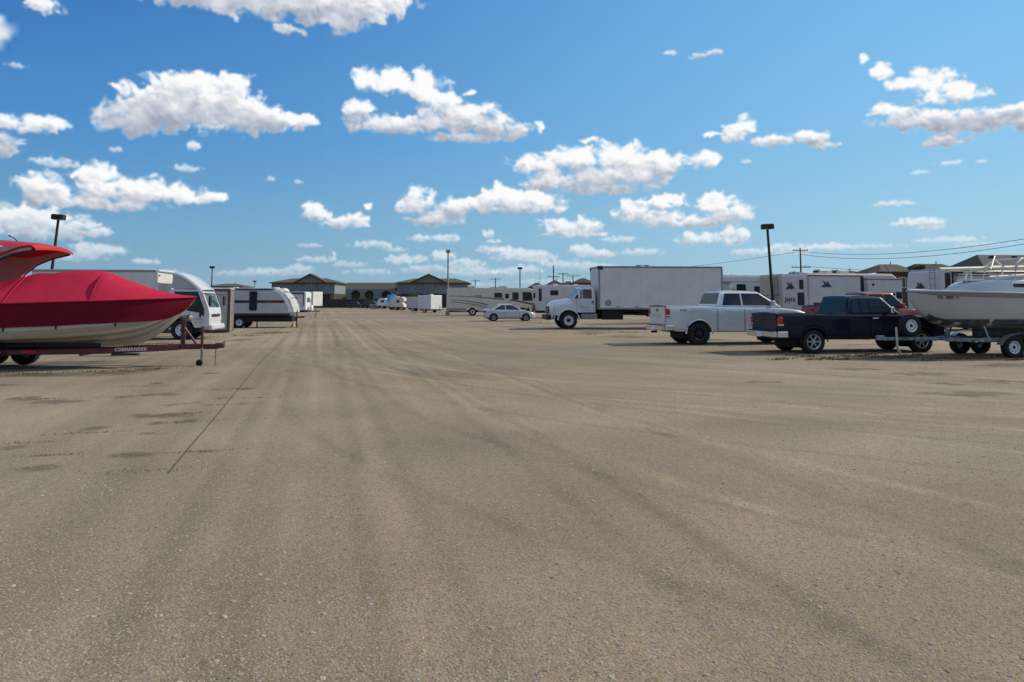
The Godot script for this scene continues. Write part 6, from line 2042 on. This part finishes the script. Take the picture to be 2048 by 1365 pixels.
func buildings() -> void:
	# apartment blocks at the end of the lane
	for b in [[557, 683, 185.0, 0, "two storey apartment block with tan gable and brick base behind the white cargo trailer"], [800, 940, 186.0, 1, "two storey apartment block with tan gable and brick base behind the pale lamp post"]]:
		var d: float = b[2]
		var W: float = (b[1] - b[0]) / F * d
		var o := thing("apartment_building", b[4], "building", wp((b[0] + b[1]) * 0.5, d + 6.0), turn(0.0), "apartment blocks beyond the fence")
		var x0 := -W * 0.5
		var x1 := W * 0.5
		var st := nb()
		box(st, Vector3(0, 1.75, 0), Vector3(W, 3.5, 12.0))
		part(o, "lower_wall", st, M.brick_brown)
		st = nb()
		box(st, Vector3(0, 4.55, 0), Vector3(W - 0.02, 2.1, 11.98))
		part(o, "upper_wall", st, M.siding_blue)
		st = nb()
		box(st, Vector3(0, 5.95, 0), Vector3(W + 0.04, 0.7, 12.04))
		part(o, "frieze", st, M.stucco_tan)
		st = nb()
		gable(st, x0, x1, -6.0, 6.0, 6.3, 7.5, 3.5, 3.5, 0.5)
		var rf := part(o, "roof", st, M.shingle_brown)
		st = nb()          # front gable
		var gc := (0.12 if b[3] == 0 else -0.05) * W
		var gw := 0.24 * W
		extrude(st, pv([[gc - gw, 6.2], [gc + gw, 6.2], [gc + gw * 0.35, 7.6], [gc, 8.2], [gc - gw * 0.35, 7.6]]), 4.0, 6.5, 0.0)
		part(rf, "front_gable", st, M.stucco_tan)
		st = nb()
		for s in [-1.0, 1.0]:
			for e in [[gc + s * (gw + 0.3), 6.25, gc + s * gw * 0.35, 7.72], [gc + s * gw * 0.35, 7.72, gc, 8.36]]:
				var a := Vector3(e[0], e[1], 5.4)
				var c := Vector3(e[2], e[3], 5.4)
				bbox(st, (a + c) * 0.5, Vector3((c - a).length() + 0.1, 0.2, 3.2), 0.02, Basis(Vector3(0, 0, 1), atan2(c.y - a.y, c.x - a.x)))
		part(rf, "gable_eave", st, M.shingle_brown)
		# stair bay of tan brick, dark balconies at the corners, windows
		st = nb()
		box(st, Vector3(gc, 3.0, 6.1), Vector3(2.6, 6.0, 0.5))
		part(o, "stair_bay", st, M.stucco_tan)
		for x in [gc - 0.7, gc + 0.75]: opening(o, x, 4.5, 0.75, 1.6, 6.37, "house_glass", "siding_blue")
		for s in [-1.0, 1.0]:
			opening(o, s * (W * 0.5 - 0.65), 4.5, 1.0, 1.6, 6.02, "house_glass", "stucco_tan")
			st = nb()
			box(st, Vector3(s * (W * 0.5 - 0.65), 3.6, 6.3), Vector3(1.3, 0.16, 0.7))
			for k in 7: box(st, Vector3(s * (W * 0.5 - 0.65) - 0.6 + k * 0.2, 4.1, 6.6), Vector3(0.04, 0.9, 0.04))
			box(st, Vector3(s * (W * 0.5 - 0.65), 4.56, 6.6), Vector3(1.3, 0.06, 0.06))
			part(o, "balcony", st, M.stripe_grey)
			st = nb()
			box(st, Vector3(s * (W * 0.5 - 0.5), 1.7, 6.05), Vector3(1.0, 3.4, 0.3))
			part(o, "brick_pier", st, M.brick_tan)
		for x in [-0.38, -0.2, 0.27]:
			opening(o, x * W, 4.5, 1.3, 1.3, 6.02, "house_glass", "stucco_tan")
			opening(o, x * W, 1.9, 1.3, 1.4, 6.03, "house_glass", "stucco_tan")
	# lower wing between them
	var dw := 205.0
	var WW: float = (800 - 678) / F * dw
	var o2 := thing("apartment_building", "low apartment wing with three dark arches between the two gabled blocks", "building", wp(741, dw + 6.0), turn(0.0), "apartment blocks beyond the fence")
	var st2 := nb()
	box(st2, Vector3(0, 2.5, 0), Vector3(WW, 5.0, 10.0))
	part(o2, "wall", st2, M.stucco_tan)
	st2 = nb()
	gable(st2, -WW * 0.5, WW * 0.5, -5.0, 5.0, 5.0, 6.9, 2.0, 0.0, 0.4)
	part(o2, "roof", st2, M.shingle_brown)
	# arcade standing before the wall: a slab with three arches, open to a shaded walk behind
	var ax := [-0.16 * WW, 0.06 * WW, 0.34 * WW]
	var slab := [[-WW * 0.45, 0.0], [-WW * 0.45, 4.95], [WW * 0.49, 4.95], [WW * 0.49, 0.0]]
	for q in 3:
		var cx: float = ax[2 - q]
		slab.append([cx + 1.15, 0.0])
		for k in 11: slab.append([cx + cos(PI * k / 10.0) * 1.15, 3.3 + sin(PI * k / 10.0) * 1.15])
		slab.append([cx - 1.15, 0.0])
	st2 = nb()
	extrude(st2, pv(slab), 6.4, 6.75, 0.0)
	box(st2, Vector3(0, 4.8, 5.75), Vector3(WW * 0.94, 0.28, 1.3))
	box(st2, Vector3(-WW * 0.45 + 0.15, 2.3, 5.75), Vector3(0.3, 4.6, 1.3))
	box(st2, Vector3(WW * 0.49 - 0.15, 2.3, 5.75), Vector3(0.3, 4.6, 1.3))
	var arcade := part(o2, "arcade", st2, M.siding_blue)
	for cx in ax:
		st2 = nb()
		var rim := []
		for k in 11: rim.append(Vector3(cx + cos(PI * k / 10.0) * 1.22, 3.3 + sin(PI * k / 10.0) * 1.22, 6.78))
		tube(st2, rim, 0.1, 6)
		part(arcade, "arch_trim", st2, M.shingle_brown)
		st2 = nb()
		box(st2, Vector3(cx, 1.1, 6.58), Vector3(2.3, 2.2, 0.2))
		part(arcade, "parapet", st2, M.stucco_tan)
	for x in [-0.38, -0.05, 0.2, 0.46]:
		opening(o2, x * WW, 1.3, 1.5, 1.4, 5.06, "house_glass", "siding_blue")
	st2 = nb()      # recessed balcony tower at its end
	for k in 2:
		box(st2, Vector3(WW * 0.5 + 0.6 + k * 1.9, 3.0 + k * 0.2, 5.6 + k * 2.0), Vector3(0.45, 6.0 + k * 0.4, 0.45))
	box(st2, Vector3(WW * 0.5 + 1.8, 5.9, 6.5), Vector3(4.2, 0.9, 4.0))
	box(st2, Vector3(WW * 0.5 + 1.8, 3.0, 6.3), Vector3(4.0, 0.25, 3.2))
	part(o2, "balcony_tower", st2, M.stripe_grey)
	# wood fence across the end of the lane
	var f := thing("wood_fence", "dark weathered wood board fence closing the far end of the lane", "fence", wp(700, 180.0), turn(0.0))
	var fw := 30.0
	var board := nb()
	bbox(board, Vector3(0, 1.05, 0), Vector3(0.235, 2.1, 0.03), 0.004)
	board.generate_normals()
	var bm: ArrayMesh = board.commit()
	for k in 120:
		var mi := MeshInstance3D.new()
		mi.mesh = bm; mi.material_override = M.fence_wood; mi.name = "board"
		f.add_child(mi, true)
		mi.position = Vector3(-fw * 0.5 + k * 0.25 + 0.12, rng.randf_range(-0.03, 0.03), rng.randf_range(-0.008, 0.008))
	for k in 13:
		st2 = nb()
		box(st2, Vector3(-fw * 0.5 + k * 2.5, 1.08, -0.09), Vector3(0.12, 2.16, 0.12))
		part(f, "post", st2, M.fence_wood)
	for y in [0.4, 1.7]:
		st2 = nb()
		box(st2, Vector3(0, y, -0.04), Vector3(fw, 0.1, 0.04))
		part(f, "rail", st2, M.fence_wood)
	# houses on the sunny side
	house("house", "house with a broad grey shingle roof behind the sailboat", 2050, 84.0, 15.0, 8.0, ht(541, 80.0), ht(506, 80.0), M.shingle_grey, M.brick_tan, 1.9, 2.6, true)
	house("house", "brown gabled house showing above the second slide-out of the white trailer", 1770, 98.0, 4.6, 6.0, ht(544, 95.0), ht(527, 95.0), M.shingle_brown, M.brick_tan, 1.6, 0.6, false)
	house("house", "low grey roofed house between the brown gable and the broad grey roof", 1858, 96.0, 6.0, 6.0, ht(545, 93.0), ht(526, 93.0), M.shingle_dark, M.stucco_tan, 1.2, 1.2, false)
	var roofs := [[1060, 1086, 566, 150.0, "dark roofed house above the front end of the beige motorhome"], [1096, 1122, 561, 156.0, "dark roofed house with a pale wall behind the plain white trailer"], [1122, 1150, 563, 162.0, "dark peaked roof next to the short utility poles"], [1148, 1182, 557, 150.0, "dark roofed house tucked against the tall cargo box"], [1660, 1720, 541, 120.0, "pale roofed house behind the bird emblem trailer"]]
	for r in roofs:
		var wdt: float = (r[1] - r[0]) / F * r[3]
		house("house", r[4], (r[0] + r[1]) * 0.5, r[3], wdt, 8.0, ht(r[2] + 10, r[3]), ht(r[2], r[3]), M.shingle_dark, M.stucco_tan, wdt * 0.42, wdt * 0.42, false)
	house("house", "low house with a brown roof seen over the container", 462, 150.0, 6.5, 8.0, ht(574, 150.0), ht(568, 150.0), M.shingle_brown, M.stucco_tan, 2.0, 2.0, false)
	tree("leafy tree beside the two storey block with the pale lamp post", 826, 176.0, 582, 1.3)
	tree("rounded green tree in front of the low apartment wing", 727, 195.0, 592, 1.4)
	tree("small green tree before the brick pier of the gabled block", 690, 186.0, 592, 1.0)
	tree("dark green tree between the low roofed house and the white trailer", 1838, 88.0, 527, 0.8)
	tree("green tree behind the ladder trailer and the utility pole", 1588, 108.0, 540, 1.1)
func house(called: String, label: String, px: float, d: float, W: float, dp: float, eave: float, ridge: float, roof: Material, wall: Material, hip0: float, hip1: float, big: bool) -> void:
	var o := thing(called, label, "house", wp(px, d), turn(4.0), "houses beyond the yard")
	var st := nb()
	box(st, Vector3(0, eave * 0.5, 0), Vector3(W, eave, dp))
	part(o, "wall", st, wall)
	st = nb()
	gable(st, -W * 0.5, W * 0.5, -dp * 0.5, dp * 0.5, eave, ridge, hip0, hip1, 0.35)
	var rf := part(o, "roof", st, roof)
	for x in [-0.28, 0.1, 0.33]: opening(o, x * W, eave - 1.4, minf(1.2, W * 0.16), 1.2, dp * 0.5 + 0.03, "house_glass", "stripe_white")
	if big:
		for x in [-0.3, -0.12, 0.05, 0.24]:        # roof vents below the ridge
			st = nb()
			bbox(st, Vector3(x * W, ridge - 0.28, 0.85), Vector3(0.4, 0.24, 0.4), 0.04)
			part(rf, "roof_vent", st, M.shingle_dark)
		st = nb()
		tube(st, [Vector3(0.1 * W, ridge - 0.2, 0), Vector3(0.1 * W, ridge + 0.3, 0)], 0.12, 8)
		bbox(st, Vector3(0.1 * W, ridge + 0.36, 0), Vector3(0.8, 0.12, 0.5), 0.04)
		part(rf, "chimney_cap", st, M.shingle_dark)
	else:
		st = nb()
		tube(st, [Vector3(0.15 * W, ridge - 0.6, 0.2), Vector3(0.15 * W, ridge + 0.35, 0.2)], 0.07, 6)
		part(rf, "vent_pipe", st, M.stripe_grey)
func tree(label: String, px: float, d: float, top: float, r: float) -> void:
	var h := ht(top, d)
	var o := thing("tree", label, "tree", wp(px, d), 0.0, "trees beyond the yard")
	var st := nb()
	tube(st, [Vector3.ZERO, Vector3(0.05, h * 0.35, 0), Vector3(0, h * 0.7, 0.05)], 0.14, 7, 0.05)
	var rr := RandomNumberGenerator.new()
	rr.seed = int(px)
	for k in 7:
		var a := rr.randf() * TAU
		tube(st, [Vector3(0.03, h * rr.randf_range(0.35, 0.55), 0), Vector3(cos(a) * r * 0.4, h * 0.68, sin(a) * r * 0.4), Vector3(cos(a) * r * 0.75, h * rr.randf_range(0.7, 0.88), sin(a) * r * 0.75)], 0.05, 5, 0.015)
	part(o, "trunk", st, M.bark)
	st = nb()
	var c := Vector3(0, h - r * 0.85, 0)
	for cl in 26:
		var dir := Vector3(rr.randfn(), rr.randfn() * 0.8, rr.randfn()).normalized()
		var cc := c + dir * r * rr.randf_range(0.25, 0.85)
		for k in 42:
			var p := cc + Vector3(rr.randfn(), rr.randfn(), rr.randfn()) * r * 0.15
			var u := Vector3(rr.randfn(), rr.randfn(), rr.randfn()).normalized() * 0.11
			var v := u.cross(Vector3(rr.randfn(), rr.randfn(), rr.randfn())).normalized() * 0.06
			tri(st, p - u, p + v, p + u); tri(st, p - u, p + u, p - v)
	part(o, "crown", st, M.leaf)

func _ready() -> void:
	rng.seed = 1
	# camera: level lens looking slightly up, the picture's frame reaching further down than the lens's axis
	var cam := Camera3D.new()
	cam.name = "camera"
	cam.projection = Camera3D.PROJECTION_FRUSTUM
	cam.near = 0.1; cam.far = 6000.0
	cam.size = cam.near * 1365.0 / F
	cam.frustum_offset = Vector2(0, -cam.near * (682.5 - (HZ - F * tan(deg_to_rad(PITCH)))) / F)
	cam.position = Vector3(0, EYE, 0)
	cam.rotation = Vector3(deg_to_rad(PITCH), -PSI, 0)
	add_child(cam)
	cam.current = true
	var env := Environment.new()
	env.background_mode = Environment.BG_SKY
	env.tonemap_mode = Environment.TONE_MAPPER_LINEAR
	env.tonemap_exposure = 1.0
	env.sdfgi_enabled = true; env.ssao_enabled = true; env.ssil_enabled = true
	var pano := PanoramaSkyMaterial.new()
	pano.panorama = sky_texture()
	env.sky = Sky.new()
	env.sky.sky_material = pano
	var we := WorldEnvironment.new()
	we.name = "world_environment"
	we.environment = env
	add_child(we)
	var sun := DirectionalLight3D.new()
	sun.name = "sun"
	sun.light_energy = 1.3
	sun.light_color = Color(1.0, 0.95, 0.87)
	sun.light_angular_distance = 0.5
	sun.shadow_enabled = true
	add_child(sun)
	sun.rotation = Vector3(-deg_to_rad(SUN_EL), -deg_to_rad(SUN_AZ) + PI, 0)
	materials()
	ground()
	buildings()
	poles()
	row_of_boats()
	parked_row()
	far_rows()
	pebbles()
	weeds()
